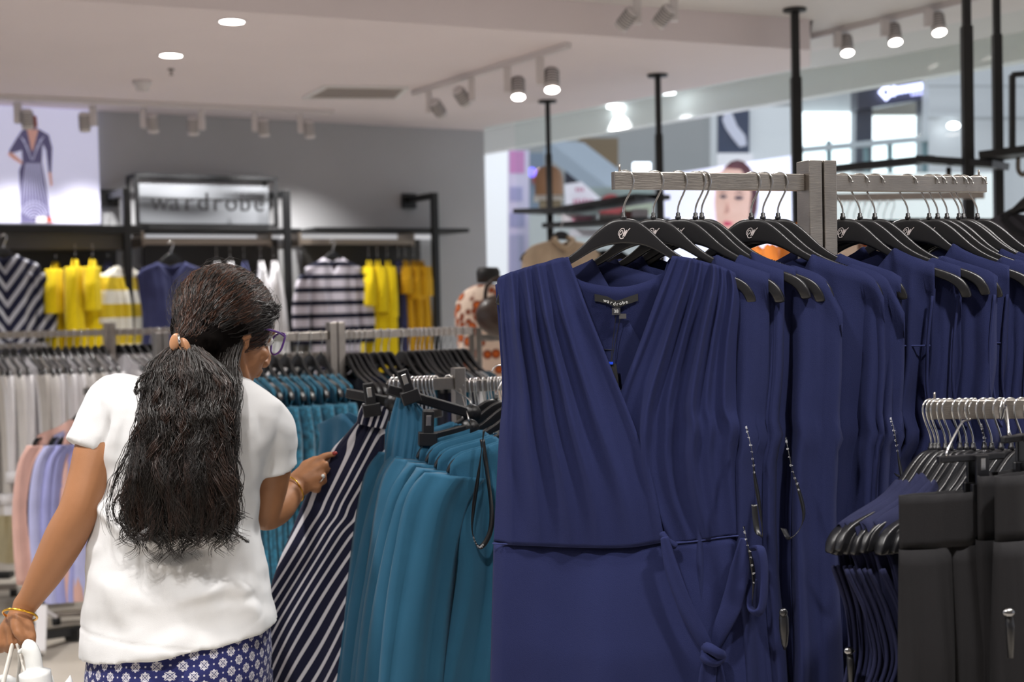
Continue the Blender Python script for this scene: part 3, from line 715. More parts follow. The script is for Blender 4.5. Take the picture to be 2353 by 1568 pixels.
# front right panel, lies behind the left one
gl=curve_fn([(1545,588),(1510,680),(1470,790),(1425,905),(1400,1000),(1420,1130),(1480,1245)],-.01)
gr=curve_fn([(1690,628),(1700,680),(1692,800),(1693,930),(1712,985),(1702,1060),(1708,1232)],-.015)
tr=curve_fn([(1545,588),(1580,592),(1620,602),(1660,614),(1690,628)],-.01)
wr=curve_fn([(1480,1248),(1540,1252),(1600,1245),(1660,1236),(1708,1232)],-.015)
cR=[.08,.30,.46,.66,.78,.93]; aR=[.008,.019,.012,.023,.010,.012]
def right(a,v):
    p=coons(a,v,gl,gr,tr,wr); e=min(1,v*6)
    sh=-.009-.004*e
    bulge=.010*v*(1-v)*4*a*(1-a)*4*.6
    amp=min(1,.5+v*4)*(1-.8*max(0,(v-.6)/.4))
    y=sh-bulge-amp*fold(a+.02*sin(4*v),cR,.045+.03*v,aR)
    y-=.004*math.exp(-((a-.01)/.03)**2)*e
    if a>.93: y=y*(1-((a-.93)/.07)*.7)
    if a<.25: y+=.006*(1-a/.25)*min(1,v*3)
    p.y=y; return p
MB().grid(right,130,70).build('under_wrap_front',M_navy2,D,solid=.0012)
# skirt
kl=curve_fn([(1130,1250),(1126,1400),(1122,1568),(1108,1980)],-.02)
kr=curve_fn([(1708,1232),(1722,1380),(1750,1568),(1785,1980)],-.02)
kt=curve_fn([(1130,1250),(1230,1254),(1330,1258),(1440,1258),(1528,1246),(1600,1245),(1660,1236),(1708,1232)],-.02)
kb=curve_fn([(1108,1980),(1300,2000),(1500,2000),(1785,1980)],-.02)
def skirt(a,v):
    p=coons(a,v,kl,kr,kt,kb)
    y=-.016-.02*min(1,v*3)*math.sin(PI*a)**.6
    y-=v**.7*.017*(sin(13*a+1.2+1.5*v)+.5*sin(29*a+2-v))*(1-.3*a) *math.sin(PI*a)**.4
    y-=.006*math.exp(-((a-.55)/.03)**2)*v
    if a<.05: y*= (a/.05)**.5
    if a>.95: y*= ((1-a)/.05)**.5
    p.y=y; return p
sk=MB().grid(skirt,110,40).build('skirt',M_navy2,D,solid=.0012)
def seamc(pts,y): return MB().tube([Vector((q.x,y(q),q.z)) for q in spline([L(a,b,-.02) for a,b in pts],8)],.0013,6)
seamc([(1131,1250),(1230,1254),(1330,1258),(1440,1258),(1526,1245)],lambda q:-.0185).build('waist_seam',mat('navy_seam','1e2654',rough=.95),D)
seamc([(1545,1250),(1600,1245),(1660,1236),(1706,1232)],lambda q:-.0175).build('waist_seam',mat('navy_seam'),D)
# tie belt
def strap(pts,w,name,yy=-.042,par=None,th=.004):
    P_=[L(x,y,-.02) for x,y in pts]; S=spline(P_,8); n=len(S); W_=w if isinstance(w,(list,tuple)) else [w]*2
    m=MB(); R=[]
    for k,p in enumerate(S):
        t=(S[min(k+1,n-1)]-S[max(k-1,0)]).normalized(); nn=Vector((t.z,0,-t.x)); ww=interp([(i/(len(W_)-1),x) for i,x in enumerate(W_)],k/(n-1))
        y0=yy-.004*sin(PI*k/(n-1))
        R.append([Vector((p.x,y0,p.z))+nn*(ww*c)+Vector((0,th*s+.0015*math.sin(9*c+k*.2),0)) for c,s in((-.5,0),(-.42,-.8),(-.15,-1.1),(.1,-.6),(.38,-1),(.5,0),(.38,.6),(0,.7),(-.38,.6))])
    m.rings(R); return m.build(name,M_navy2,par or D,sub=1)
bt_=strap([(1528,1228),(1545,1300),(1578,1390),(1615,1460),(1634,1494)],[.014,.024,.027,.024,.014],'tie_belt')
strap([(1708,1232),(1700,1300),(1682,1380),(1655,1445),(1640,1492)],[.010,.032,.036,.028,.014],'tie_belt',-.036)
strap([(1637,1490),(1628,1530),(1622,1600),(1612,1700)],[.016,.028,.032,.030],'tie_belt_end',-.044)
strap([(1640,1492),(1652,1530),(1660,1600),(1668,1690)],[.012,.014,.02,.024],'tie_belt_end',-.034)
kc=L(1638,1490,-.02); kc.y=-.05
k=MB().tube(spline([kc+Vector(v) for v in((-.013,.004,.006),(-.006,-.008,.010),(.006,-.010,.004),(.013,0,-.004),(.004,-.004,-.012),(-.010,-.007,-.007),(-.013,.002,.002))],6),[.006]*4+[.0085]*29+[.006]*4,10)
k.build('belt_knot',M_navy2,D)
w=MB().tube(spline([L(1520,1222,-.02)+Vector((0,-.01,0)),L(1535,1240,-.02)+Vector((0,-.015,0)),L(1555,1254,-.02)+Vector((0,-.009,0))],6),[.003]+[.006]*11+[.002],8); w.build('belt_loop_tuck',M_navy2,D)
# neck labels
def Lb(px,py): q=L(px,py,.01); q.y=.0125; return q
lab=MB(); pts=spline([Lb(1366,684),(Lb(1395,690)+Vector((0,-.001,0))),(Lb(1416,699)+Vector((0,-.003,0))),(Lb(1440,692)+Vector((0,-.001,0))),Lb(1466,683)],8)
lab.rings([[p+Vector((0,0,.0058)),p+Vector((0,-.0008,.0058)),p+Vector((0,-.0008,-.0058)),p+Vector((0,0,-.0058))] for p in pts])
nl=lab.build('brand_label',M_black,D,smooth=False)
nl['label']='black woven neck label with white lettering'
M_lett=mat('white_lettering','c8c8c8',rough=.7)
for i,ch in enumerate('wardrobe'):
    x=1391+i*(1440-1391)/7; yb=interp([(1366,685.),(1395,691.),(1416,699.),(1440,693.),(1466,684.)],x)+1
    q=Lb(x,yb); q.y=.0075; text(ch,.0082,M_lett,'woven_letter',nl,q,(PI/2,interp([(1380,.28),(1408,.2),(1418,0),(1425,-.25),(1450,-.35)],x),0))
q=Lb(1416,716); q.y=.0085; t_=MB().box(q,(.0135,.0008,.0115)).build('size_tag',mat('charcoal_tag','26262c',rough=.7),D,smooth=False); t_['label']='small charcoal size tag'
q2=q.copy(); q2.y=.0078; text('38',.0075,M_lett,'size_number',t_,q2)
q=Lb(1431,727); q.y=.0092; MB().box(q,(.0115,.0008,.008)).build('care_tag',mat('grey_tag','3d3b3c',rough=.7),D,smooth=False)
# swing tag
q=L(1404,870,.0); T=MB().prism([L(1385,838,.008),L(1416,836,.008),L(1424,897,.008),L(1402,900,.008)],(0,1,0),.001).build('price_tag',mat('black_card','1b1a1c',rough=.5),D,smooth=False)
T['label']='black swing tag with white lower end hanging inside the neckline'
MB().prism([L(1410,897,.006),L(1426,897,.006),L(1428,912,.006),L(1414,918,.006)],(0,1,0),.001).build('paper_slip',M_white,T,smooth=False)
MB().box(L(1396,835,.006),(.018,.003,.004)).build('blue_fastener',mat('blue_plastic','2048d8',rough=.4),T,smooth=False)
MB().tube(spline([L(1398+6*cos(a),848+5*sin(a),.0055) for a in(-1.2,-.3,.6,1.4)],5),.0005,5).build('printed_arc',M_lett,T)
MB().tube(spline([Lb(1416,722)+Vector((0,-.003,0)),L(1410,770,.012),L(1403,836,.008)],8),.0006,5).build('tag_string',M_black,D)
MB().tube(spline([Lb(1425,732)+Vector((0,-.003,0)),L(1415,780,.012),L(1404,836,.008)],8),.0006,5).build('tag_string',M_black,D)
# ribbon loop at side
# ---- following dresses on the left arm
PR=[(-.16,.195,.014),(-.30,.18,.020),(-.42,.165,.026),(-.60,.16,.03),(-.85,.19,.036),(-1.1,.215,.045)]
def shoulder_cap(x):
    ax=abs(x); return hz(ax)+.004 if ax<.2 else hz(.2)+.004-(ax-.2)*2.2
pxs=[1497,1551,1594,1606,1720,1748,1783]
LBL=['second from the front end','third from the front end','fourth from the front end','fifth from the front end','sixth from the front end','seventh, just left of the post','eighth, nearest the post']
hr=[o for o in [HERO]][0]
specs=[(.182,.10,.13,.03,.0085,9,.6),(.170,.10,.15,.04,.016,11,.8),(.16,.09,.1,.03,.018,9,.7),(.222,.145,.10,.03,.016,8,.4),(.212,.10,.14,.03,.015,7,.3),(.224,.14,.12,.03,.014,7,.3),(.196,.10,.12,.03,.016,8,.2)]
dyaw=[-.30,-.31,-.33,-.33,-.33,-.33,-.33]
M_navy3=cloth('navy_jersey_inner','191f43',var=.05,sheen=.0)
for i,px in enumerate(pxs):
    p=railpt(px+4); p.z=zr+.0005; 
    dup(HERO,p,0,'black hanger on left arm of the front rail, '+LBL[i],rot=(0,random.Random(i).uniform(-.015,.02),dyaw[i]))
    hs,nk,fd,bd,fa,fk,pl=specs[i]
    pr=[(-.17,hs,.014),(-.30,hs-.003,.022 if i else .015),(-.405,hs-.012,.024 if i else .015),(-.43,hs-.002,.024),(-.455,hs-.014,.024),(-.585,hs-.018,.022),(-.62,hs-.018,.026),(-.85,hs-.010,.030),(-1.12,hs+.006,.036)]
    t=thing('navy_dress','navy dress on left arm of the front rail, '+LBL[i],'dress',p,dyaw[i],group='navy dresses on the left arm')
    garment(pr,top=shoulder_cap,neck=nk,fd=fd+.05,bd=.03,fa=fa*1.25,fk=fk,seed=20+i,nu=90,nv=44,mask=(.02 if i==0 else .12) if i<4 else .3,pleat=pl).build('bodice_and_skirt',M_navy3,t,solid=.001)
    z=-.60; sm=MB()
    for sd in(-1,1): sm.tube([((hs-.034)*u,sd*(.027*math.sqrt(max(0,1-abs(u)**2.6))),z) for u in [-.98+.196*k/1.0 for k in range(11)]],.0012,5)
# ---------------------------------------------------------------- right arm of the front rack
HB2=make_hanger('black plastic hanger with silver initials on the right arm, directly right of the steel post',-1,'hangers on the tall front rail')
nx=[1938,1976,2012,2087,2137,2154,2178,2203,2215,2246]
NB=['directly right of the post','second from the post','third from the post','fourth from the post','fifth from the post','sixth from the post','seventh from the post','eighth from the post','ninth from the post','last at the arm end']
ry=[-.42,-.42,-.42,-.38,-.42,-.42,-.44,-.42,-.44,-.42]
rs=[(.150,.085,.10,.016,9),(.165,.12,.1,.014,8),(.197,.11,.1,.015,7),(.165,.075,.12,.014,6),(.17,.12,.1,.014,9),(.19,.13,.1,.014,8),(.18,.09,.1,.015,8),(.19,.10,.1,.014,8),(.2,.12,.1,.012,8),(.2,.12,.1,.012,8)]
for i,px in enumerate(nx):
    p=railpt(px-2,405); p.z=zr+.0005
    if i==0: HB2.location=p; HB2.rotation_euler=(0,.01,ry[0])
    else: dup(HB2,p,0,'black hanger on right arm of the front rail, '+NB[i],rot=(0,random.Random(50+i).uniform(-.015,.015),ry[i]))
    hs,nk,fd,fa,fk=rs[i]
    pr=[(-.165,hs,.015),(-.27,hs-.008,.024),(-.30,hs-.006,.026),(-.40,hs-.02,.028),(-.44,hs+.0,.028),(-.50,hs-.03,.03),(-.62,hs-.04,.026),(-.9,hs-.01,.034),(-1.1,hs,.036)]
    t=thing('navy_dress','navy dress on right arm of the front rail, '+NB[i],'dress',p,ry[i],group='navy dresses on the right arm')
    garment(pr,top=shoulder_cap,neck=nk,mask=.35,fd=fd,bd=.03,fa=fa*1.2,fk=fk,seed=70+i,nu=80,nv=40,pleat=.55 if i in(0,3,6) else .8).build('bodice_and_skirt',M_navy3,t,solid=.001)
    if i in(0,3,6): # yoke seam
        z=-.292
        for sd in(-1,):
            MB().tube([((hs-.004)*u,sd*(.026*math.sqrt(max(0,1-abs(u)**2.6))+.006),z) for u in [-.97+.097*k for k in range(21)]],.0016,5).build('yoke_seam',mat('navy_seam'),t)
    # armhole edge on the visible side
    e=spline([(hs-.004,-.012,-.21),(hs-.012,-.02,-.30),(hs-.012,-.016,-.38),(hs+.004,0,-.43),(hs-.010,.016,-.37),(hs-.012,.018,-.30),(hs-.004,.012,-.21)],5)
    MB().tube(e,.0026,6).build('armhole_binding',M_navy3,t)
# satin hanging loops with woven lettering
M_lt=mat('woven_white','a5a5aa',rough=.7)
def ribbon(pts,d,label,lett=None,w=.009):
    """satin loop; lett: list of indices (start,end) of spline share carrying lettering"""
    Q=[P(x,y,d+dd) for x,y,dd in pts]; S=spline(Q,8); n=len(S)
    t=thing('hanging_loop',label,'ribbon',Q[0],group='black hanging loops with woven lettering')
    m=MB(); R=[]
    for k,p in enumerate(S):
        tn=(S[min(k+1,n-1)]-S[max(k-1,0)]).normalized(); sd=tn.cross(Vector((.35,-.93,0))).normalized()
        tw=.75+.35*sin(k*.23); q=(sd*cos(tw)+Vector((.35,-.93,0))*sin(tw))*w/2; th=tn.cross(q).normalized()*.0004
        R.append([p+q+th,p+q-th,p-q-th,p-q+th])
    rb=m.rings(R).build('ribbon',M_ribbon,t,world=True)
    if lett:
        for a,b in lett:
            k0,k1=int(a*(n-1)),int(b*(n-1)); L_=[0]
            word='wardrobe'; 
            for c,ch in enumerate(word):
                f=k0+(k1-k0)*c/7; k=int(f); 
                p=S[k].lerp(S[min(k+1,n-1)],f-k); tn=(S[min(k+1,n-1)]-S[max(k-1,0)]).normalized()
                if tn.z>0: tn=-tn
                nrm=(CAM-p).normalized(); nrm=(nrm-tn*nrm.dot(tn)).normalized(); upv=nrm.cross(tn)
                o=text(ch,.0068,M_lt,'woven_letter',rb,(0,0,0))
                M=Matrix((tn,upv,nrm)).transposed().to_4x4(); M.translation=p+nrm*.0035
                o.matrix_basis=mw(rb).inverted()@M
    return t
ribbon([(1716,985,.02),(1728,1040,0),(1735,1100,0),(1745,1160,0),(1752,1228,.0),(1740,1222,.02),(1733,1160,.03)],2.07,'black satin loop hanging just right of the wrap dress, upper one',[(.02,.30)])
ribbon([(1806,1005,.02),(1818,1070,0),(1835,1125,0),(1847,1180,0),(1838,1215,0),(1815,1238,.0),(1800,1215,.02)],2.06,'black satin loop sagging between the second and third navy dresses',[(.05,.35)])
ribbon([(1709,1210,.0),(1716,1245,-.01),(1725,1280,-.01),(1732,1330,.0),(1728,1390,.02)],2.09,'short black satin loop at the waist side of the wrap dress',[(.15,.8)])
ribbon([(2048,965,.02),(2058,1010,0),(2066,1060,0),(2072,1100,0),(2060,1090,.02)],2.13,'black satin loop in front of the dresses right of the post',[(.02,.4)])
# belt carrier loop and security tag on the wrap side
t=thing('belt_loop','navy fabric belt loop hanging beside the wrap dress at hip height','belt',P(1735,1260,2.14))
Q=spline([P(1728,1262,2.11),P(1748,1262,2.09),P(1757,1320,2.09),P(1752,1390,2.09),P(1738,1410,2.09),P(1726,1395,2.11),P(1730,1330,2.12)],8)
MB().tube(Q,.0095,8,flat=.35,fdir=(1,0,0)).build('fabric_loop',M_navy2,t,world=True)
t=thing('security_tag','black pencil-shaped security tag with shiny pin on the second navy dress','security tag',P(1800,1440,2.17))
MB().tube([P(1800,1405,2.06),P(1801,1420,2.06),P(1802,1450,2.06),P(1803,1480,2.065),P(1803,1493,2.07)],[.005,.0075,.0075,.005,.002],10).build('tag_body',M_hang,t,world=True)
MB().ell(P(1800,1408,2.055),(.0068,.005,.0068),12,8).build('pin_head',mat('pin_metal','4a4a4c',rough=.25,metal=.9),t,world=True)
# ================================================================ WALL FIXTURE
wyaw=math.atan2(wd.y,wd.x)
M_bay=mat('dark_bay_panel','4c4a49',rough=.7,var=.04)
M_beige_rail=mat('champagne_rail','9a8d80',rough=.35,metal=.6)
def at_(px,py,off): return wallpt(px,py,off)
# dark back panels of the bays
for i,(x0,x1,y0,y1) in enumerate(((-120,262,556,1010),(325,632,545,1010),(690,958,545,1010))):
    a=at_(x0,y0,0);b=at_(x1,y0,0); z1=at_((x0+x1)/2,y0,.02).z; z0=.15
    m=wbox(MB(),a,b,z0,z1,.012,.05); tag(m.build('bay_panel',M_bay,smooth=False),'dark grey bay back panel on the grey wall, %s of three from the left'%ORD[i],'panel',group='dark bay panels')
# posts with a return arm to the wall
def wall_post(px,py,label):
    p=at_(px,py,.42); t=thing('wall_post',label,'post',(p.x,p.y,0),wyaw,group='black posts of the wall fixture')
    MB().box((0,0,p.z/2),(.045,.045,p.z)).build('upright',M_blk,t,smooth=False,bevel=.002)
    MB().bar((0,0,p.z-.022),(0,.40,p.z-.022),.04,.044).build('wall_arm',M_blk,t,smooth=False)
    MB().box((0,.402,p.z-.03),(.11,.03,.11)).build('wall_plate',M_blk,t,smooth=False)
    return p
pA=wall_post(288,433,'black post of the wall fixture left of the shop sign frame')
pB=wall_post(657,438,'black post of the wall fixture right of the shop sign frame')
pC=wall_post(997,443,'black post of the wall fixture at the right end of the shelves')
# shelves
def shelf(x0,x1,py,th,o0,o1,name,label,m=None):
    a=at_(x0,py,0);b=at_(x1,py,0); z=at_((x0+x1)/2,py,o1).z
    return tag(wbox(MB(),a,b,z-th,z,o0,o1).build(name,m or M_blk,smooth=False,bevel=.003),label,'shelf'),z
shelf(-150,282,516,.05,.0,.44,'wall_shelf','black shelf below the fashion poster on the left')
shelf(-150,250,528,.12,.08,.38,'shelf_box','dark grey box under the shelf below the poster',M_bay)
shelf(300,640,523,.028,.02,.42,'wall_shelf','thin black shelf below the shop sign frame')
shelf(672,1016,523,.028,.02,.42,'wall_shelf','thin black shelf at the right end of the grey wall')
# hang rails with end brackets
for i,(x0,x1,py) in enumerate(((-140,258,548),(330,622,556),(690,950,556))):
    a=at_(x0,py,.30);b=at_(x1,py,.30); z=at_((x0+x1)/2,py,.30).z; a.z=b.z=z
    t=thing('hang_rail','champagne hang rail in the wall fixture, %s bay from the left'%ORD[i],'rail',(a+b)/2,wyaw,group='hang rails of the wall fixture')
    L=(b-a).length; MB().bar((-L/2,0,0),(L/2,0,0),.018,.038).build('tube',M_beige_rail,t,smooth=False)
    for s in(-1,1): MB().bar((s*L/2,0,.02),(s*L/2,.29,.02),.02,.10).build('bracket',M_beige_rail,t,smooth=False)
# sign frame
z1=at_(470,404,.30).z; z0=at_(470,523,.30).z
a=at_(313,404,.34);b=at_(632,404,.34)
t=thing('sign_frame','black tube box frame with the shop name standing on the thin shelf','sign',((a+b)/2).xy.to_3d()+Vector((0,0,z0)),wyaw)
Lx=(Vector((b.x-a.x,b.y-a.y,0))).length; H=z1-z0
for dy in(0,.20):
    fr=MB(); hh=H if dy==0 else H
    for s in(-1,1): fr.bar((s*Lx/2,dy,0),(s*Lx/2,dy,hh),.022,.022,(0,1,0))
    fr.bar((-Lx/2-.011,dy,hh-.011),(Lx/2+.011,dy,hh-.011),.022,.022); fr.bar((-Lx/2,dy,.011),(Lx/2,dy,.011),.022,.022)
    fr.build('tube_frame',M_blk,t,smooth=False)
for s in(-1,1): MB().bar((s*Lx/2,0,H-.011),(s*Lx/2,.2,H-.011),.022,.022).build('cross_tube',M_blk,t,smooth=False)
zb=at_(470,458,.36).z-z0
MB().bar((-Lx/2+.02,.0,zb),(Lx/2-.02,.0,zb),.010,.010).build('letter_bar',M_blk,t,smooth=False)
M_sig=mat('sign_letters','101014',rough=.5)
for i,ch in enumerate('wardrobe'):
    x=-Lx/2+Lx*(362-313+i*(590-362)/7-0)/319.; text(ch,.17,M_sig,'sign_letter',t,(x,-.006,zb-.022),(PI/2,0,0),ext=.006)
# bright translucent panel behind the letters
MB().box((0,.10,H*.44),(Lx*.97,.006,H*.80)).build('frosted_panel',mat('frosted_acrylic','75787d',rough=.25,spec=.6),t,smooth=False)
# lit valance strip
a=at_(300,537,.05);b=at_(1000,537,.05); z=at_(640,537,.05).z
tag(wbox(MB(),a,b,z-.035,z,.03,.06).build('light_valance',mat('valance_white','e9e9ee',emit=.35),smooth=False),'narrow white lit strip under the thin shelves','light strip')
# poster
pa=at_(-150,250,.03); pb=at_(221,250,.03); zt=at_(110,250,.03).z; zq=at_(110,514,.03).z
t=thing('wall_poster','backlit fashion poster with a woman in a long pinstriped dress','poster',Vector(((pa.x+pb.x)/2,(pa.y+pb.y)/2,zq)),wyaw)
wbox(MB(),pa,pb,zq,zt,.0,.055).build('light_panel',mat('poster_white','cfcfe8',emit=.38),t,world=True,smooth=False)
def flat(pts,name,m,off,th=.004):
    o=MB().prism([at_(x,y,off) for x,y in pts],wn,th).build(name,m,t,world=True,smooth=False); return o
M_pd=mat('poster_dress','6c6890',emit=.12,rough=.6); M_sk=mat('poster_skin','d8a79c',emit=.2); M_pl=mat('poster_line','c9c9e4',emit=.3)
flat([(62,318),(84,318),(80,345),(68,345)],'printed_neck',M_sk,.058)
flat([(50,300),(60,296),(88,296),(98,302),(112,310),(120,340),(118,395),(112,398),(106,345),(98,330),(96,372),(108,440),(118,512),(48,512),(46,440),(44,392),(52,372),(50,345),(36,350),(20,352),(22,345),(38,318)],'printed_dress',M_pd,.060)
flat([(62,298),(88,298),(76,345),(73,348)],'printed_neckline',M_sk,.063)
flat([(20,350),(30,352),(52,372),(50,378),(30,366),(18,356)],'printed_arm',M_sk,.060)
flat([(111,396),(118,396),(121,425),(116,430)],'printed_hand',M_sk,.060)
flat([(108,500),(118,498),(120,512),(110,512)],'printed_shoe',mat('poster_red','b4503c',emit=.1),.064)
flat([(84,498),(106,497),(108,512),(82,512)],'printed_box',M_white,.062)
lm=[]
for k in range(9):
    x0=60+4*k; x1=48+8*k
    pts=[at_(x0,375,.0645),at_(x0-1+(x1-x0)*.35,420,.0645),at_(x1,478,.0645)]
    MB().tube(pts,.0028,5).build('printed_pinstripe',M_pl,t,world=True)
for s in(-1,1):
    for k in range(4): MB().tube([at_(74+s*(2+9*k*.5),368-14*k,.0645),at_(74+s*(14+9*k*.5),320-6*k+12,.0645)],.0026,5).build('printed_pinstripe',M_pl,t,world=True)
for k in range(6):
    MB().tube(spline([at_(78+(9+5*k)*cos(a),505-(7+7*k)*sin(a),.0645) for a in [.3+.27*i for i in range(10)]],3),.0024,5).build('printed_arc',M_pl,t,world=True)
flat([(52,285),(58,268),(72,262),(84,268),(86,290),(80,300),(60,300)],'printed_head',mat('poster_hair','8a4a40',emit=.1),.059)
# ---------------------------------------------------------------- garments on the wall fixture
far_h=small_hanger_proto=None
def fh(label,p,yaw,g='hangers in the wall fixture',big=False):
    t=thing('clothes_hanger',label,'hanger',p,yaw,group=g)
    hanger_body().build('hanger_body',M_hang,t); hook_mb(1,.0035 if big else .0018).build('hook',M_chrome,t)
    return reg(t)
M_yel=cloth('yellow_cotton','f2d416',var=.04); M_must=cloth('mustard_cotton','d9a51c',var=.05)
M_wnavy=cloth('navy_cotton','383c63'); M_wwhite=cloth('white_cotton','e6e5e8',var=.03)
M_hs=stripes('navy_white_hoops','cfcad6','14172c',.088,.40,'Z')
M_ds=stripes('navy_chevron','23263e','c4c6d0',.06,.40,'X',ang=.62)
M_nyw=stripes('yellow_white_band','d9bd2a','e9e6da',.17,.5,'Z')
HS={'n':0}
def facing(px,py,W_,zbot,off,m,label,hl,cat='top',neck=.07,sleeves=None,seed=0,sm_=None):
    """face-out garment: hook at (px,py)"""
    p=at_(px,py,off); fh(hl,p,wyaw+.1,big=True)
    t=thing({'top':'blouse','dress':'dress'}[cat],label,cat,p,wyaw+.1); hs=W_/2
    pr=[(-.17,hs*.9,.03),(-.3,hs*.84,.05),(-.5,hs*.78,.06),(zbot*.5-.2,hs*.8,.07),(zbot,hs*.9,.08)]
    tp_=lambda x: hz(min(abs(x),.195))-max(0,abs(x)-.195)*1.0+.006
    garment(pr,top=tp_,neck=neck,fd=.10,bd=.03,fa=.010,fk=5,seed=seed,nu=40,nv=26,hs=hs*.9).build('body',m,t,solid=.002)
    if sleeves:
        for s in(-1,1): sleeve_mb(s,hs*.86,-.20,sleeves,.07,.06,.05,.5,seed=seed+s).build('sleeve',sm_ or m,t,solid=.002)
facing(8,540,.46,-1.0,.52,M_ds,'navy and white diagonally striped V-neck top on the fixture at the left edge','chrome-hooked hanger at the left edge of the wall fixture',sleeves=.42,seed=3)
facing(392,556,.50,-.80,.52,M_wnavy,'plain navy sleeveless top hanging face-out below the shop sign','chrome-hooked hanger below the shop sign',neck=.09,seed=4)
facing(764,553,.46,-1.0,.52,M_hs,'navy and white horizontally striped long-sleeved top hanging face-out','chrome-hooked hanger over the horizontally striped top',sleeves=.5,seed=5)
def side(px,py,zlen,off,m,label,W_=.34,seed=0,thick=.05,sleeve=None,dyaw=1.25,n=1):
    p=at_(px,py,off)
    t=thing('dress' if zlen<-.75 else 'blouse',label,'dress' if zlen<-.75 else 'top',p,wyaw+dyaw)
    hs=W_/2; pr=[(-.12,hs,thick*.5),(-.3,hs*.95,thick),(-.6,hs*.9,thick*1.1),(zlen,hs*1.02,thick*1.3)]
    garment(pr,top=lambda x: -.07-(abs(x))*.45,neck=.06,fd=.04,bd=.02,fa=thick*.3,fk=7,seed=seed,nu=30,nv=22,hs=hs).build('body',m,t,solid=.002)
    if sleeve: 
        for s in(-1,1): sleeve_mb(s,hs*.95,-.12,sleeve,.05,.055,.04,.8,seed=seed).build('sleeve',m,t,solid=.002)
    hk_=hook_mb(1,.0018).build('hanger_hook',M_chrome); hk_.location=p; hk_.rotation_euler=(0,0,wyaw+dyaw); tag(hk_,'chrome hook above the '+' '.join(label.split()[:9]),'hook',group='hooks on the wall fixture rails')
side(127,565,-.95,.34,M_yel,'narrow bright yellow garment at the left of the wall fixture',seed=11,thick=.05,sleeve=.3)
side(172,560,-.95,.40,M_yel,'wide bright yellow dress, left half of the big yellow pair',seed=12,thick=.07,sleeve=.45)
side(212,560,-.98,.42,M_yel,'bright yellow dress beside the plain navy one',seed=13,thick=.06,sleeve=.30)
side(247,562,-.70,.30,M_wnavy,'plain navy garment hanging between yellow dresses and the banded blouse',seed=14,thick=.05)
side(280,575,-.62,.40,M_nyw,'navy, yellow and white banded blouse left of the black post',seed=15,thick=.05,sleeve=.34,dyaw=.7)
for i,(px,m,lb,zl) in enumerate(((497,M_wwhite,'white pleated garment behind the top of the woman head, left one',-.8),(528,M_wwhite,'white pleated garment next to the navy one, above the woman',-.8),(560,M_wnavy,'navy garment between white ones under the sign frame',-.8),(598,M_wwhite,'long white pleated dress, left one right of the woman head',-1.0),(628,M_wwhite,'long white pleated dress nearest the second black post',-.98))):
    side(px,566,zl,.34,m,lb,seed=20+i,thick=.06,dyaw=1.3)
for i,(px,m,lb,zl,sl) in enumerate(((846,M_yel,'bright yellow dress directly right of the striped top',-1.0,.3),(866,M_yel,'second bright yellow dress right of the striped top',-.97,.34),(889,M_yel,'third bright yellow dress, left of the navy one',-.95,.38),(915,M_wnavy,'slim navy dress between the yellow ones',-.95,None),(930,M_must,'mustard dress right of the slim navy one',-1.0,.22),(950,M_must,'mustard dress in the middle of the right end',-1.0,.26),(966,M_must,'mustard dress at the right end by the last black post',-1.0,.24))):
    side(px,566,zl,.34,m,lb,seed=30+i,thick=.045,sleeve=sl,dyaw=1.2)
# ================================================================ RACK AT THE LOWER RIGHT (black trousers, navy tops)
KL=P(2124,921,2.05); KR=onplane(2600,930,(0,0,KL.z),Vector((0,0,1)));KR=P(2600,938,2.02)
zk=KL.z; KR=Vector((KR.x,KR.y,zk)); kyaw=math.atan2(KR.y-KL.y,KR.x-KL.x); kd=(KR-KL).normalized(); kn=Vector((kd.y,-kd.x,0))
rack('brushed steel rack at the lower right carrying black trousers and navy strap tops',KR+kd*.05,kyaw,zk+.05,[(-1,(KR-KL).length+.02,zk)],span=(.029,.014))
def kpt(px): 
    q=onplane(px,921,KL,kn); return Vector((KL.x,KL.y,zk+.0005))+kd*((q-KL).dot(kd))
kx=[2136,2144,2154,2168,2180,2203,2218,2232,2258,2275,2297,2320,2345]
ky=[.50,.50,.52,.50,.52,.52,.5,.55,.5,.5,.52,.5,.5]
HK=make_hanger('x',-1,'hangers on the lower right rail',logo=False)
M_nv4=cloth('navy_crepe','181b36',var=.06,sheen=.0)
for i,px in enumerate(kx):
    p=kpt(px+2); lab='glossy black hanger on the lower right rail, %s from the left'%ORD[i]
    if i==0: HK.location=p; HK.rotation_euler=(0,0,ky[0]); HK['label']=lab
    else: dup(HK,p,0,lab,rot=(0,random.Random(i).uniform(-.02,.02),ky[i]))
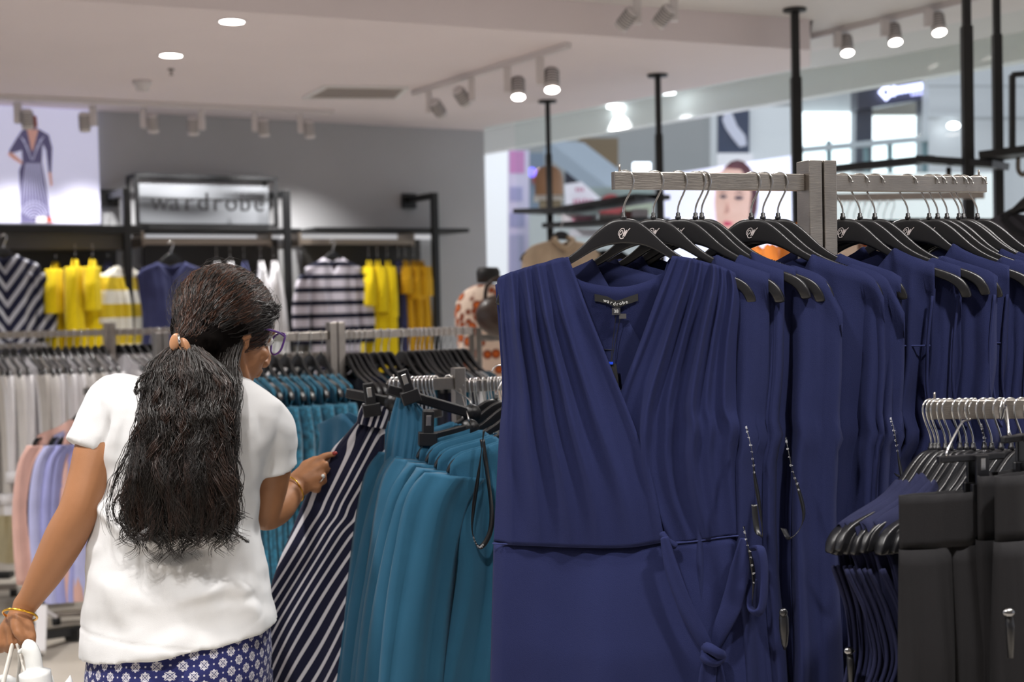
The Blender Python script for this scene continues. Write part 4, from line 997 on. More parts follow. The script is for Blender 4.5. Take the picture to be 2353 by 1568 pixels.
# navy strap tops: shoulder band over the left hanger arm, deep armhole loops
def strap_top(p,yaw,label,x0,x1,seed,wd_=.16):
    t=thing('navy_strap_top',label,'top',p,yaw,group='navy strap tops on the lower right rail')
    R=random.Random(seed); a=R.uniform(0,6)
    def band(u,v):
        x=-(x0+(x1-x0)*u); top=hz(x); 
        ang=(v-.5)*2; # -1 front .. 1 back
        y=.0135*sin(ang*PI/2)*(1.0); z=top+.0045-(1-cos(ang*PI/2))*.03
        z-=.004*sin(9*u+a)*abs(ang); return (x,y*(1+.2*sin(7*u+a)),z)
    MB().grid(band,14,14).build('shoulder_band',M_nv4,t,solid=.002)
    # front and back strips running down from the band, armhole U
    for sd in(-1,1):
        def strip(u,v,sd=sd):
            xo=-(x1+.002-(.0)*v) ; xi=-x0
            xo=xo+.055*sin(min(1,v*2.4)*PI/2)*1.0-.05*max(0,(v-.42)/.58)**.7
            x=xo+(xi+.06*v-xo)*u if v<.5 else xo+(xi+.03-xo)*u
            z=-.19-v*.85*1; top=hz(x)
            z=(hz(-(x0+(x1-x0)*(1-u)))-.028)*(1-min(1,v*6))+min(1,v*6)*(-.2-v*.75) if v<1/6 else -.2-v*.75
            y=sd*(.0135+.02*min(1,v*3)*(1-.5*abs(u-.5)))+.006*sin(14*u+a+3*v)*min(1,v*3)
            return (x,y,z)
        MB().grid(strip,20,30).build('front_panel' if sd<0 else 'back_panel',M_nv4,t,solid=.0012)
    e=spline([(-x1,-.014,-.235),(-x1+.03,-.02,-.30),(-x1+.042,-.026,-.37),(-x1+.02,-.018,-.425),(-x1+.005,0,-.438),(-x1+.02,.018,-.425),(-x1+.042,.026,-.37),(-x1+.03,.02,-.30),(-x1,.014,-.235)],6)
    MB().tube(e,.0035,7).build('armhole_binding',M_nv4,t)
    return t
for i,(k,x0,x1) in enumerate(((0,.07,.186),(1,.07,.184),(2,.07,.182),(3,.06,.18),(4,.06,.184),(5,.07,.182),(6,.07,.186))):
    strap_top(kpt(kx[k]+2),ky[k],'navy crepe strap top on the lower right rail, %s from the left end'%ORD[i],x0,x1,i)
# charcoal trousers hung from clips
M_char=cloth('charcoal_suiting','1a191b',var=.05,sheen=.0)
def clip_mb(s=1.0):
    m=MB(); m.box((0,-.008*s,-.012*s),(.030*s,.006*s,.022*s)).box((0,.008*s,-.012*s),(.030*s,.006*s,.022*s))
    m.box((0,-.009*s,.016*s),(.018*s,.005*s,.036*s)); m.box((0,.009*s,.016*s),(.018*s,.005*s,.036*s)); return m
def trousers(name,label,loc,yaw,W,m,length=.95,band=.055,clipx=None,seed=0,group=None,crotch=.28,fa=.006,grouped=None,z0=0,tilt=0,open_=.02):
    t=thing(name,label,'trousers',loc,group=group,rot=(0,tilt,yaw)); R=random.Random(seed); a=R.uniform(0,6)
    def wb(u,v):
        th=2*PI*u; c=cos(th); s_=sin(th)
        return (W/2*c,(open_*.8)*s_+.002*sin(9*th+a)*s_,z0-band*v)
    MB().grid(wb,48,6).build('waistband',m,t,solid=.003)
    for sd in(-1,1):
        def leg(u,v,sd=sd):
            th=2*PI*u; wv=W*.26*(1+.12*v); cx=sd*W*.25*(1+.05*v)
            x=cx+wv*cos(th); s_=sin(th); f=sin(6*th+a+2*v)*.5+sin(11*th+a*2-3*v)*.3
            y=s_*(open_+.012*min(1,v*5))+fa*f*min(1,.3+v*2)
            return (x,y,z0-band-(length-band)*v)
        lg=MB().grid(leg,40,30).build('leg',m,t,solid=.0012)
    return t
tq=kpt(2240)
for i,(px,py,d,w,yw,seed) in enumerate(((2178,1132,1.90,.155,.30,1),(2318,1085,1.93,.14,.62,5),(2375,1085,1.90,.16,.55,9))):
    lo=P(px,py,d); T=trousers('charcoal_trousers','charcoal trousers on clips at the lower right, %s'%('wide waistband facing the camera','turned edge-on beside the first pair','cut by the right edge of the picture')[i],lo,yw,w,M_char,length=.8,band=.075 if i==0 else .09,seed=seed,group='charcoal trousers on clips',open_=.016)
    # clip and its carrier bar belong to a clip hanger
    h=thing('clip_hanger','black plastic clip hanger holding the charcoal trousers, %s'%('wide facing pair','edge-on pair','pair at the picture edge')[i],'hanger',lo,yw,group='clip hangers on the lower right rail')
    for sx in (.32,):
        c=clip_mb(1.15).build('clip',M_hang,h,smooth=False,bevel=.0015); c.location=(w*sx,0,.012)
        MB().box((0,-.0125,.026),(.0085,.002,.018)).build('spring_plate',M_chrome,c,smooth=False,bevel=.001)
    MB().bar((-w*.1,0,.047),(w*.6,0,.047),.010,.010).build('clip_bar',M_hang,h,smooth=False,bevel=.002)
    a_=mw(h).inverted()@kpt((2240,2306,2362)[i]); 
    MB().tube(spline([(0,0,.05),(0,0,.06),(a_.x*.5,a_.y*.5,.09),a_+Vector((-.012,-.004,-.03)),a_+Vector((-.014,-.004,-.012)),a_+Vector((0,0,.0015)),a_+Vector((.013,.006,-.012))],6),.0017,7).build('hook',M_chrome,h)
# belt pieces / security pins
for i,(px,py,d,l_) in enumerate(((2318,1412,1.80,.1),(1952,1500,1.98,.1),(2035,1480,1.99,.12))):
    t=thing('security_tag',('grey security tag with round shiny pin on the edge-on charcoal trousers','black security tag with shiny top low on the leftmost navy strap top','black lettered satin loop end low between navy strap tops')[i],'security tag',P(px,py,d))
    MB().tube([P(px,py,d),P(px+3,py+30,d),P(px+4,py+100,d)],[.005,.006,.004],8).build('tag_body',M_hang,t,world=True)
    MB().ell(P(px-1,py-4,d-.004),(.0085,.006,.006),12,8).build('pin_head',mat('pin_metal2','8a8a8c',rough=.2,metal=1),t,world=True)
ribbon([(2255,975,.0),(2262,1010,0),(2262,1048,0)],2.0,'short lettered black loop between hooks of the lower right rail',[(.1,.95)],w=.008)
# ================================================================ NEAR TEAL RACK
M_teal=cloth('teal_crepe','1f4d66',var=.05,sheen=.06)
M_teal2=cloth('teal_satin','1e4c66',var=.06,sheen=.1)
SL=P(893,871,3.05); zs=SL.z; SP=onz(1053,870,zs); SR=onz(1180,890,zs)
# rail: left arm nearly parallel to the image, its direction taken from its two ends
SLp=Vector((SL.x,SL.y,0)); SPp=P(1053,872,3.12); sd_=(Vector((SPp.x,SPp.y,0))-SLp).normalized(); syaw=math.atan2(sd_.y,sd_.x)
post=SLp+sd_*((SPp-SLp).dot(sd_))
R2=rack('brushed steel rack with a square post behind the teal tops, lower than the front rack',post,syaw,P(1053,845,3.12).z,[(-1,(post-SLp).length-.0135,zs-.003),(1,.42,zs-.012)],span=(.027,.014),double=False)
sn=Vector((sd_.y,-sd_.x,0))
def spt(px,py=872,dz=0):
    q=onplane(px,py,SL,sn); return Vector((SL.x,SL.y,zs+.0005+dz))+sd_*((q-SL).dot(sd_))
# small hooks: a row of plain wire-hook hangers on the left arm
def small_hanger(label,mir,group,drop=0):
    t=thing('clothes_hanger',label,'hanger',group=group)
    hanger_body().build('hanger_body',M_hang,t); hook_mb(mir,.0017).build('hook',M_chrome,t); return reg(t)
for i,px in enumerate((906,914,925,938,950,960,968,978,986,994,1001)):
    t=thing('hanger_hook','chrome hanger hook on left arm of the near teal rack, %s from left'%ORD[i],'hook',spt(px),.9+.02*i,group='hooks on the near teal rack')
    hook_mb(-1,.0019).build('wire',M_chrome,t); MB().box((0,0,-.085),(.05,.008,.02)).build('neck_piece',M_hang,t,smooth=False,bevel=.003)
S2=small_hanger('x',1,'hangers on the near teal rack')
for i,px in enumerate((1070,1083,1092,1098,1112,1124,1131,1139,1146,1153)):
    lab='black hanger on the right arm of the near teal rack, %s from the post'%ORD[i]
    p=spt(px,dz=-.009); 
    if i==0: S2.location=p; S2.rotation_euler=(0,0,-1.9); S2['label']=lab
    else: dup(S2,p,0,lab,rot=(0,0,-1.9+.05*(i%3)))
# teal tops hanging with left shoulders towards the camera; hangers hidden behind the front dress
S3=make_hanger('x',1,'hangers of the teal tops',logo=False)
tp=[(1150,918,3.02,.34),(1174,922,2.96,.33),(1198,928,2.90,.32),(1224,934,2.84,.31),(1250,944,2.78,.3),(1288,952,2.70,.26)]
for i,(px,py,d,yw) in enumerate(tp):
    p=P(px,py,d)+Vector((0,0,.075)); lab='glossy black hanger sloping down left under a teal top, %s from the back'%ORD[i]
    if i==0: S3.location=p; S3.rotation_euler=(0,.14,yw); S3['label']=lab
    else: dup(S3,p,0,lab,rot=(0,.14,yw))
    hs=.205
    t=thing('teal_blouse','teal crepe long-sleeved top, %s of the row from the back'%ORD[i],'top',p,group='teal crepe tops',rot=(0,.14,yw))
    pr=[(-.17,hs,.02),(-.27,hs-.01,.03),(-.42,hs-.03,.034),(-.62,hs-.02,.04),(-.78,hs,.05)]
    garment(pr,top=lambda x: hz(x)+.004 if abs(x)<.2 else hz(.2)+.002-(abs(x)-.2)*1.5,neck=.095,fd=.05,bd=.02,fa=.010,fk=6,seed=40+i,nu=50,nv=30).build('body',M_teal,t,solid=.0015)
    sleeve_mb(-1,hs,-.185,.56,.058,.066,.03,.5,seed=i,fwd=-.02).build('sleeve',M_teal,t,solid=.0015)
    sleeve_mb(1,hs,-.175,.66,.06,.055,.03,.42,seed=i+9).build('sleeve',M_teal,t,solid=.0015)
ribbon([(1112,990,.0),(1106,1040,0),(1098,1100,0),(1088,1170,0),(1086,1225,0),(1102,1258,0),(1124,1230,0),(1130,1180,.0),(1120,1090,.02),(1108,1010,.03)],2.62,'black satin loop with lettering hanging in front of the nearest teal top',[(.48,.60)],w=.010)
# teal pleated trousers on a clip hanger
def clip_hanger(label,a,b,clips,hookpt,cs=1.3):
    h=thing('clip_hanger',label,'hanger',a,group='clip hangers on the near teal rack')
    MB().bar(a,b,.012,.022).build('clip_bar',M_hang,h,world=True,smooth=False,bevel=.003)
    MB().lathe([(.001,-.008),(.02,-.008),(.02,.008),(.001,.008)],c=b,M=Matrix.Rotation(PI/2,3,'X'),n=18).build('pivot_disc',M_hang,h,world=True)
    for c,s in clips:
        o=clip_mb(cs).build('clip',M_hang,h,smooth=False,bevel=.002); o.location=c-Vector(a); o.rotation_euler=(0,s,.15)
        MB().box((0,-.0145,.024),(.011,.002,.022)).build('spring_plate',M_chrome,o,smooth=False,bevel=.001)
    MB().tube(spline([b+Vector((0,0,.01)),b+Vector((-.005,0,.03)),hookpt+Vector((.012,0,-.03)),hookpt+Vector((.015,0,-.012)),hookpt+Vector((0,0,.002)),hookpt+Vector((-.014,0,-.012))],6),.0017,7).build('hook',M_chrome,h,world=True)
clip_hanger('black clip hanger slanting from the teal trousers to the rack post, clip standing up',P(890,895,2.86),P(1084,951,2.9),[(P(938,896,2.85),-.30)],spt(1030))
clip_hanger('black clip hanger holding the striped trousers, clip with bright spring plate',P(795,903,2.98),P(905,925,2.97),[(P(852,926,2.96),-.12)],spt(902))
clip_hanger('black clip hanger behind the teal tops, clip just above their shoulders',P(975,1012,2.84),P(1080,985,2.86),[(P(983,992,2.83),.05)],spt(1045))
def wsheet(Lp,Rp,d0,d1,nu,nv,yf,uvf=None,th=.03):
    """hollow cloth tube between two outlines (pixel traced), depth d0 at left, d1 at right"""
    l=spline([P(x,y,d0) for x,y in Lp],8); r=spline([P(x,y,d1) for x,y in Rp],8)
    def at(s,t): q=t*(len(s)-1); k=min(int(q),len(s)-2); return s[k].lerp(s[k+1],q-k)
    m=MB()
    for side in(-1,1):
        def g(a,v,side=side):
            p=at(l,v).lerp(at(r,v),a); q=Vector((0,1,0))*(side*th*math.sqrt(max(0,1-abs(2*a-1)**2.5))*min(1,.25+3*v)+yf(a,v)); return p+q
        m.grid(g,nu,nv,uvf=uvf,flip=side>0)
    return m
t=thing('teal_trousers','teal pleated wide-leg trousers clipped between the striped trousers and the teal tops','trousers',P(920,900,2.9))
wsheet([(912,912),(898,960),(888,1020),(880,1100),(866,1200),(850,1350),(832,1480),(822,1620),(800,1800)],[(952,922),(985,960),(990,1010),(975,1100),(955,1250),(935,1400),(920,1500),(905,1620),(890,1800)],2.90,2.86,70,50,lambda a,v:-(.007*(abs(math.sin(13*a+2*v+.5))**.6)+.004*sin(31*a+3*v))*(.35+v),th=.022).build('leg',M_teal2,t,world=True,solid=.0015)
# striped trousers pulled out by the shopper
def stripe_mat():
    m=cloth('navy_white_stripe','15172a',sheen=.05); nt=m.node_tree; b=nt.nodes['Principled BSDF']
    tc=node(nt,'ShaderNodeTexCoord'); sx=node(nt,'ShaderNodeSeparateXYZ'); nt.links.new(tc.outputs['UV'],sx.inputs[0])
    fr=node(nt,'ShaderNodeMath',operation='FRACT'); nt.links.new(sx.outputs['X'],fr.inputs[0])
    lt=node(nt,'ShaderNodeMath',operation='LESS_THAN'); lt.inputs[1].default_value=.29; nt.links.new(fr.outputs[0],lt.inputs[0])
    mx=node(nt,'ShaderNodeMix',data_type='RGBA'); mx.inputs['A'].default_value=lin('171930'); mx.inputs['B'].default_value=lin('c4c2c8')
    nt.links.new(lt.outputs[0],mx.inputs['Factor']); nt.links.new(mx.outputs['Result'],b.inputs['Base Color']); return m
M_str=stripe_mat()
t=thing('striped_trousers','navy trousers with diagonal white pinstripes, pulled aside by the woman','trousers',P(850,950,3.0))
SLp_=[(822,968),(790,1005),(758,1040),(730,1090),(700,1150),(668,1230),(640,1300),(618,1370),(604,1440),(602,1568),(600,1760)]
SRp_=[(884,978),(884,1020),(880,1080),(872,1150),(866,1220),(856,1300),(848,1380),(838,1460),(830,1568),(815,1760)]
def pxf(Lp,Rp):
    l=spline([(x,y,0) for x,y in Lp],8); r=spline([(x,y,0) for x,y in Rp],8)
    def f(a,v):
        q=v*(len(l)-1);k=min(int(q),len(l)-2); A_=l[k].lerp(l[k+1],q-k); q=v*(len(r)-1);k=min(int(q),len(r)-2); B_=r[k].lerp(r[k+1],q-k); p=A_.lerp(B_,a); return p.x,p.y
    return f
pf=pxf(SLp_,SRp_)
def suv(a,v):
    # cut on the bias: stripes cross the cloth at a slant and fan out from the gathered waist
    x,y=pf(a,v); w=(x-850)*.87+(y-950)*.50
    w+=7*sin((y-900)*.013+a*3)+5*sin(a*9+v*6)-10*math.exp(-((v-.42)/.03)**2)*a
    return (w/20.5,v)
def sfold(a,v): return -.012*sin(5.5*a+2.2*v+.4)*(.3+v)-.006*sin(13*a+4*v)*(.4+.6*v)-.004*sin(25*v+4*a)*math.exp(-((v-.45)/.12)**2)-.007*abs(sin(17*a+1))*max(0,1-v*5)
wsheet(SLp_,SRp_,3.02,2.98,90,90,sfold,suv,.03).build('leg',M_str,t,world=True,solid=.0015)
def wuv(a,v): return (a*4.3+.3*v+.15*sin(9*a),v)
wb=wsheet([(835,928),(826,948),(822,972)],[(897,938),(893,960),(886,985)],3.0,2.98,60,8,lambda a,v:-.004*abs(sin(16*a))-.004,wuv,.018); wb.build('elastic_waistband',M_str,t,world=True,solid=.003)
# second leg / inner dark side
wsheet([(870,1130),(862,1220),(850,1300),(836,1400),(800,1500),(790,1620)],[(880,1130),(872,1220),(866,1300),(858,1400),(846,1500),(835,1620)],3.06,3.05,20,30,lambda a,v:0,suv,.02).build('rear_leg',M_str,t,world=True,solid=.0015)
# ================================================================ MIDDLE RACK (teal lace tops)
def line_rack(label,pxl,pxp,pxr,py,dl,dr,double=True,span=(.028,.014),top=.03,group=None,arms=(1,1)):
    a=P(pxl,py,dl); b=P(pxr,py,dr); z=a.z; a2=Vector((a.x,a.y,0)); b2=Vector((b.x,b.y,0)); d=(b2-a2).normalized(); n=Vector((d.y,-d.x,0))
    q=onplane(pxp,py,a,n); q.z=0; yaw=math.atan2(d.y,d.x)
    ar=[]
    if arms[0]: ar.append((-1,(q-a2).length-.03,z))
    if arms[1]: ar.append((1,(b2-q).length-.03,z))
    rack(label,q,yaw,z+top,ar,span=span,double=double)
    def pt(px,dz=0):
        r=onplane(px,py,a,n); return Vector((a2.x,a2.y,z+.0005+dz))+d*((r-a).dot(d))
    return pt,yaw,z
M_lace=mat('teal_lace','22627c',rough=.9,sheen=.2,var=.55,vscale=60,bump=1.0,bscale=160)
mp_,myaw,mz=line_rack('brushed steel rack behind the woman face with teal lace tops, double post',560,771,1085,768,4.35,4.75)
M1=make_hanger('x',1,'hangers on the left arm of the middle rack',logo=False)
prm=[(-.17,.195,.02),(-.3,.18,.035),(-.6,.17,.035),(-.95,.2,.05)]
lace=garment(prm,top=shoulder_cap,neck=.10,fd=.06,bd=.03,fa=.012,fk=8,seed=5,nu=40,nv=30)
LT=None
for i,px in enumerate((500,530,556,580,603,628,655,682,710,737)):
    p=mp_(px); lab='black hanger on the left arm of the middle rack, %s from the left'%ORD[i]; yw=-.98+.02*(i%3)
    if i==0: M1.location=p; M1.rotation_euler=(0,0,yw); M1['label']=lab
    else: dup(M1,p,0,lab,rot=(0,random.Random(i).uniform(-.03,.03),yw))
    lb='teal lace top on the middle rack behind the woman, %s from the left'%ORD[i]
    if i==0:
        LT=thing('lace_top',lb,'top',p,yw,group='teal lace tops'); lace.build('body',M_lace,LT,solid=.003)
        for s in(-1,1): sleeve_mb(s,.19,-.2,.24,.05,.05,.02,.4,seed=s).build('sleeve',M_lace,LT,solid=.002)
        reg(LT)
    else: dup(LT,p,0,lb,rot=(0,0,yw))
# extra teal satin top peeking out beside the striped trousers
t=thing('teal_blouse','plain teal satin top peeking out behind the striped trousers','top',P(830,905,3.5),-.7)
garment([(-.1,.17,.03),(-.3,.2,.04),(-.6,.2,.05)],top=lambda x:-.03-.35*abs(x),neck=.06,fd=.04,fa=.01,fk=6,seed=8,nu=30,nv=20,hs=.16).build('body',M_teal2,t,solid=.002)
M2=small_hanger('x',1,'hangers on the right arm of the middle rack')
cols=[cloth('dark_knit','1b1d2a'),M_navy,cloth('teal_knit','245f7a'),M_wwhite,cloth('red_knit','b3283c'),M_black]
GM=[]
for i,px in enumerate((790,802,813,826,838,858,875,892,922,940,955,964,974,986,997,1008,1020,1034,1048,1064)):
    p=mp_(px); lab='black hanger on the right arm of the middle rack, %s from the post'%ORD[i]; yw=-1.0+.03*(i%4)
    if i==0: M2.location=p; M2.rotation_euler=(0,0,yw); M2['label']=lab
    else: dup(M2,p,0,lab,rot=(0,0,yw))
    m=cols[(0,0,1,0,2,0,1,0,0,2,0,0,1,0,0,2,3,0,3,2)[i]]
    t=thing('hung_top','top of the row on the right arm of the middle rack, %s from the post'%ORD[i],'top',p,yw,group='tops on the right arm of the middle rack')
    if i==0: gmesh=garment([(-.17,.175,.02),(-.3,.17,.03),(-.6,.17,.035),(-.85,.18,.04)],top=shoulder_cap,neck=.13,fd=.06,fa=.010,fk=7,seed=3,nu=26,nv=16)
    gmesh.build('body',m,t)
# next rack farther back (second rails, small)
q_,_,_=line_rack('farther brushed steel rack seen under the rail of the middle rack',560,600,760,815,5.6,5.7,arms=(0,1),double=False,top=.02)
pk=cloth('salmon_knit','d98a72'); mg=cloth('magenta_knit','a5309a'); rd=cloth('coral_red_knit','d8304e')
H3=small_hanger('x',1,'hangers on the farther rack')
for i,(px,m) in enumerate(((598,mg),(625,pk),(650,pk),(672,M_black),(690,rd),(712,M_wwhite),(735,rd),(752,rd))):
    p=q_(px); lab='hanger on the farther rack seen under the middle rail, %s from the left'%ORD[i]
    if i==0: H3.location=p; H3.rotation_euler=(0,0,-1.1); H3['label']=lab
    else: dup(H3,p,0,lab,rot=(0,0,-1.1))
    t=thing('hung_top','%s top glimpsed on the farther rack, %s from the left'%(('magenta','salmon','salmon','black','coral','white','coral','coral')[i],ORD[i]),'top',p,-1.1,group='tops on the farther rack')
    gmesh.build('body',m,t)
# post and arm of yet another rack at the right
r_,_,_=line_rack('mauve-tinged steel rack behind the middle rack, left of the front dress',1060,1092,1160,770,5.6,5.6,arms=(0,1),top=.03)
# ================================================================ RACKS AT THE LEFT (white shirts)
lp_,lyaw,lz=line_rack('brushed steel rack at the far left with white shirts',-160,252,430,767,6.3,6.5,span=(.03,.014))
W1=small_hanger('x',1,'hangers on the white shirt rack')
M_sheer=cloth('off_white_lawn','dcdad8',var=.03); M_cream=cloth('grey_white_voile','c9c5c0',var=.05)
shirt=garment([(-.16,.18,.025),(-.3,.185,.035),(-.6,.19,.04),(-.84,.21,.05)],top=shoulder_cap,neck=.07,fd=.03,bd=.0,fa=.014,fk=7,seed=31,nu=34,nv=22)
WS=None
pxs_=(-95,-75,-55,-30,-8,12,30,55,72,88,100,115,132,150,168,185,200,218,234)
for i,px in enumerate(pxs_):
    p=lp_(px); yw=-.95+.03*(i%4); lab='hanger with chrome hook on the white shirt rack, %s from the left'%ORD[i]
    if i==0: W1.location=p; W1.rotation_euler=(0,0,yw); W1['label']=lab
    else: dup(W1,p,0,lab,rot=(0,0,yw))
    lb='white long-sleeved shirt on the left rack, %s from the left end'%ORD[i]
    if i in(0,1,2):
        # three makes of shirt
        T_=thing('white_shirt',lb,'shirt',p,yw,group='white shirts on the left rack')
        shirt.build('body',(M_wwhite,M_sheer,M_cream)[i],T_)
        for s in(-1,1):
            sl=sleeve_mb(s,.175,-.17,.50+.05*i,.048,.034,.03,.6,seed=i+s).build('sleeve',(M_wwhite,M_sheer,M_cream)[i],T_)
            MB().lathe([(.03,-.02),(.037,-.02),(.037,.03),(.03,.03)],c=(s*(.175+.03*.9),0,-.17-.50-.05*i),n=14,cap=False).build('cuff',M_wwhite,sl)
        reg(T_); (WS:=WS or []).append(T_)
    else: dup(WS[(0,1,0,2,0,1,0,0,2,1,0,2,0,0,1,0,2,0,0)[i]],p,0,lb,rot=(0,0,yw))
# white tops on the right arm of that rack
for i,px in enumerate((272,290,308,326,345,362,380,398,415)):
    p=lp_(px); yw=-.7; lab='hanger on the right arm of the white shirt rack, %s from the post'%ORD[i]
    dup(W1,p,0,lab,rot=(0,0,yw)); dup(WS[i%2],p,0,'white top on the right arm of the white shirt rack, %s from the post'%ORD[i],rot=(0,0,yw))
# second lower rail
l2,_,_=line_rack('second brushed steel rail behind the first at the far left',-160,-120,118,795,7.0,7.1,arms=(0,1),double=False,top=.02)
for i,px in enumerate((-60,-30,0,62,70,78,86,95,104)):
    p=l2(px); dup(W1,p,0,'hanger on the second rail at the far left, %s from the left'%ORD[i],rot=(0,0,-.9),group='hangers on the second left rail')
    dup(WS[2 if i%2 else 0],p,0,'pale shirt on the second rail at the far left, %s from the left'%ORD[i],rot=(0,0,-.9),group='shirts on the second left rail')
# pink and lilac shirts on a low arm, rack post behind the woman
M_pink=cloth('dusty_pink_cotton','d9aea4'); M_lil=cloth('lilac_cotton','a3a5dc'); M_lil2=cloth('pale_lilac_cotton','b7b9e4'); M_mauve=cloth('mauve_cotton','a98fc4')
pk_,pyaw,pz=line_rack('low steel rack behind the woman carrying pink and lilac shirts',190,372,380,892,5.1,5.3,arms=(1,0),top=.2)
W2=small_hanger('x',1,'hangers on the low rack')
big=garment([(-.16,.19,.03),(-.3,.20,.04),(-.6,.22,.045),(-.80,.24,.05)],top=shoulder_cap,neck=.07,fd=.03,bd=.0,fa=.016,fk=6,seed=41,nu=36,nv=22)
for i,(px,m,lb,yw,sl) in enumerate(((204,M_pink,'dusty pink shirt, leftmost on the low rack, sleeve spread left',.30,.55),(226,cloth('dark_navy_cotton','20263f'),'dark navy garment between the pink and the lilac shirts',.35,.5),(238,M_lil2,'pale lilac shirt right behind the pink one',.5,.5),(256,M_lil,'lilac shirt in the middle of the low rack beside the woman arm',.55,.55),(276,M_lil,'lilac shirt partly hidden by the woman back',.6,.5),(300,M_mauve,'mauve shirt mostly hidden by the woman back',.6,.5))):
    p=pk_(px); lab='hanger under the %s'%' '.join(lb.split()[:7])
    if i==0: W2.location=p; W2.rotation_euler=(0,0,yw); W2['label']=lab
    else: dup(W2,p,0,lab,rot=(0,0,yw))
    t=thing('coloured_shirt',lb,'shirt',p,yw,group='pink and lilac shirts'); big.build('body',m,t)
    for s in(-1,1): sleeve_mb(s,.185,-.18,sl,.062,.045,.05,.5,seed=i+s).build('sleeve',m,t)
# pale yellow long garments low at the far left
for i,(px,py,d) in enumerate(((10,1010,6.9),(60,1010,6.8),(115,1030,6.9))):
    t=thing('pale_skirt','pale cream-yellow long skirt low at the far left, %s from the edge'%ORD[i],'skirt',P(px,py,d),-.5,group='cream skirts at the far left')
    garment([(-.0,.13,.03),(-.3,.15,.05),(-.62,.19,.07)],top=lambda x:0,neck=.001,fd=0,bd=0,fa=.014,fk=6,seed=60+i,nu=30,nv=14,hs=.13).build('body',cloth('cream_voile','dccfa6'),t)
# low floor fixture with black feet seen at the left under the shirts
a=P(60,1500,5.9);a.z=0
t=thing('floor_stand','white floor stand leg with black casters and bar beside the woman hand','stand',a)
MB().bar(P(96,1395,5.9),P(92,1500,5.75),.045,.03).build('white_leg',M_white,t,world=True,smooth=False)
MB().box(P(78,1475,5.85),(.07,.05,.16)).build('black_foot',M_blk,t,world=True,smooth=False,bevel=.01)
MB().bar(P(95,1460,5.95),P(185,1447,6.15),.05,.04).build('base_bar',M_blk,t,world=True,smooth=False)
MB().box(P(168,1458,6.1),(.06,.05,.05)).build('caster',M_blk,t,world=True,smooth=False)
MB().bar(P(88,1395,5.9),P(125,1418,6.0),.03,.012).build('brace',M_white,t,world=True,smooth=False)
a=P(8,1328,7.6); tag(MB().box(a,(.10,.08,.06)).bar(Vector((a.x,a.y,a.z)),Vector((a.x-.4,a.y+.1,a.z)),.05,.04).build('rack_foot',M_blk,smooth=False),'small black rack foot on the floor at the left edge','rack foot')
# ================================================================ CLOTHES BEYOND THE FRONT RACK
M_or=ornate(); M_or2=cloth('orange_plain','c8742e')
gm2=garment([(-.14,.18,.03),(-.3,.18,.04),(-.6,.18,.045),(-.85,.2,.05)],top=lambda x:-.08-abs(x)*.5,neck=.06,fd=.04,fa=.014,fk=7,seed=77,nu=26,nv=18,hs=.18)
zz=P(2060,452,5.6).z
pbar(1890,455,2262,448,5.75,5.45,.02,.03,M_steel,'garment_rail','dark steel rail carrying black and orange clothes behind the right arm','rail')
for i,px in enumerate((1895,1945,1962,1980,1996,2012,2030,2048)):
    p=P(px,462+0*i,5.72-.0005*(px-1890)); t=thing('printed_top','orange and white printed top behind the right arm hangers, %s from the left'%ORD[i],'top',p,-.95,group='orange printed tops'); gm2.build('body',M_or,t)
    h=hook_mb(1,.002).build('hanger_hook',M_chrome); h.location=p; h.rotation_euler=(0,0,-.95); tag(h,'chrome hook of the %s orange printed top behind the right arm'%ORD[i],'hook',group='hooks behind the right arm')
for i,px in enumerate((2062,2076,2090,2105,2120,2135,2150,2165,2180,2195,2210,2225,2238)):
    p=P(px,440,5.6-.0006*(px-2060)); t=thing('black_top','black top on the rail behind the right arm hangers, %s from the left'%ORD[i],'top',p,-.95,group='black tops behind the right arm'); gm2.build('body',M_bk,t)
for i,(px,py,d,lb) in enumerate(((1822,500,5.0,'plain orange garment just left of the rack post'),(1752,548,4.2,'plain orange garment seen under the sixth hanger'),)):
    t=thing('orange_top',lb,'top',P(px,py,d),-.9); garment([(-.02,.05,.02),(-.1,.10,.03),(-.5,.14,.04)],top=lambda x:-abs(x)*.6,neck=.03,fd=.02,fa=.01,fk=6,seed=i,nu=20,nv=12,hs=.06).build('body',M_or2,t)
# grey garment on black hanger at the right edge
p=P(2375,395,4.6); t=thing('grey_top','dark grey top with black collar hanging at the right edge behind the rack','top',p,-.3)
garment([(-.16,.2,.04),(-.3,.2,.06),(-.7,.2,.07)],top=shoulder_cap,neck=.09,fd=.08,fa=.01,fk=5,seed=5,nu=30,nv=18).build('body',cloth('charcoal_cotton','3c3b42'),t)
MB().tube(spline([(-.1,-.02,-.155),(-.06,-.045,-.20),(0,-.05,-.22),(.06,-.045,-.20),(.1,-.02,-.155),(.06,.02,-.13),(0,.03,-.12),(-.06,.02,-.13),(-.1,-.02,-.155)],5),.014,8).build('collar',M_bk,t)
fh('black hanger of the dark grey top at the right edge',p,-.3,'hangers behind the front rack')
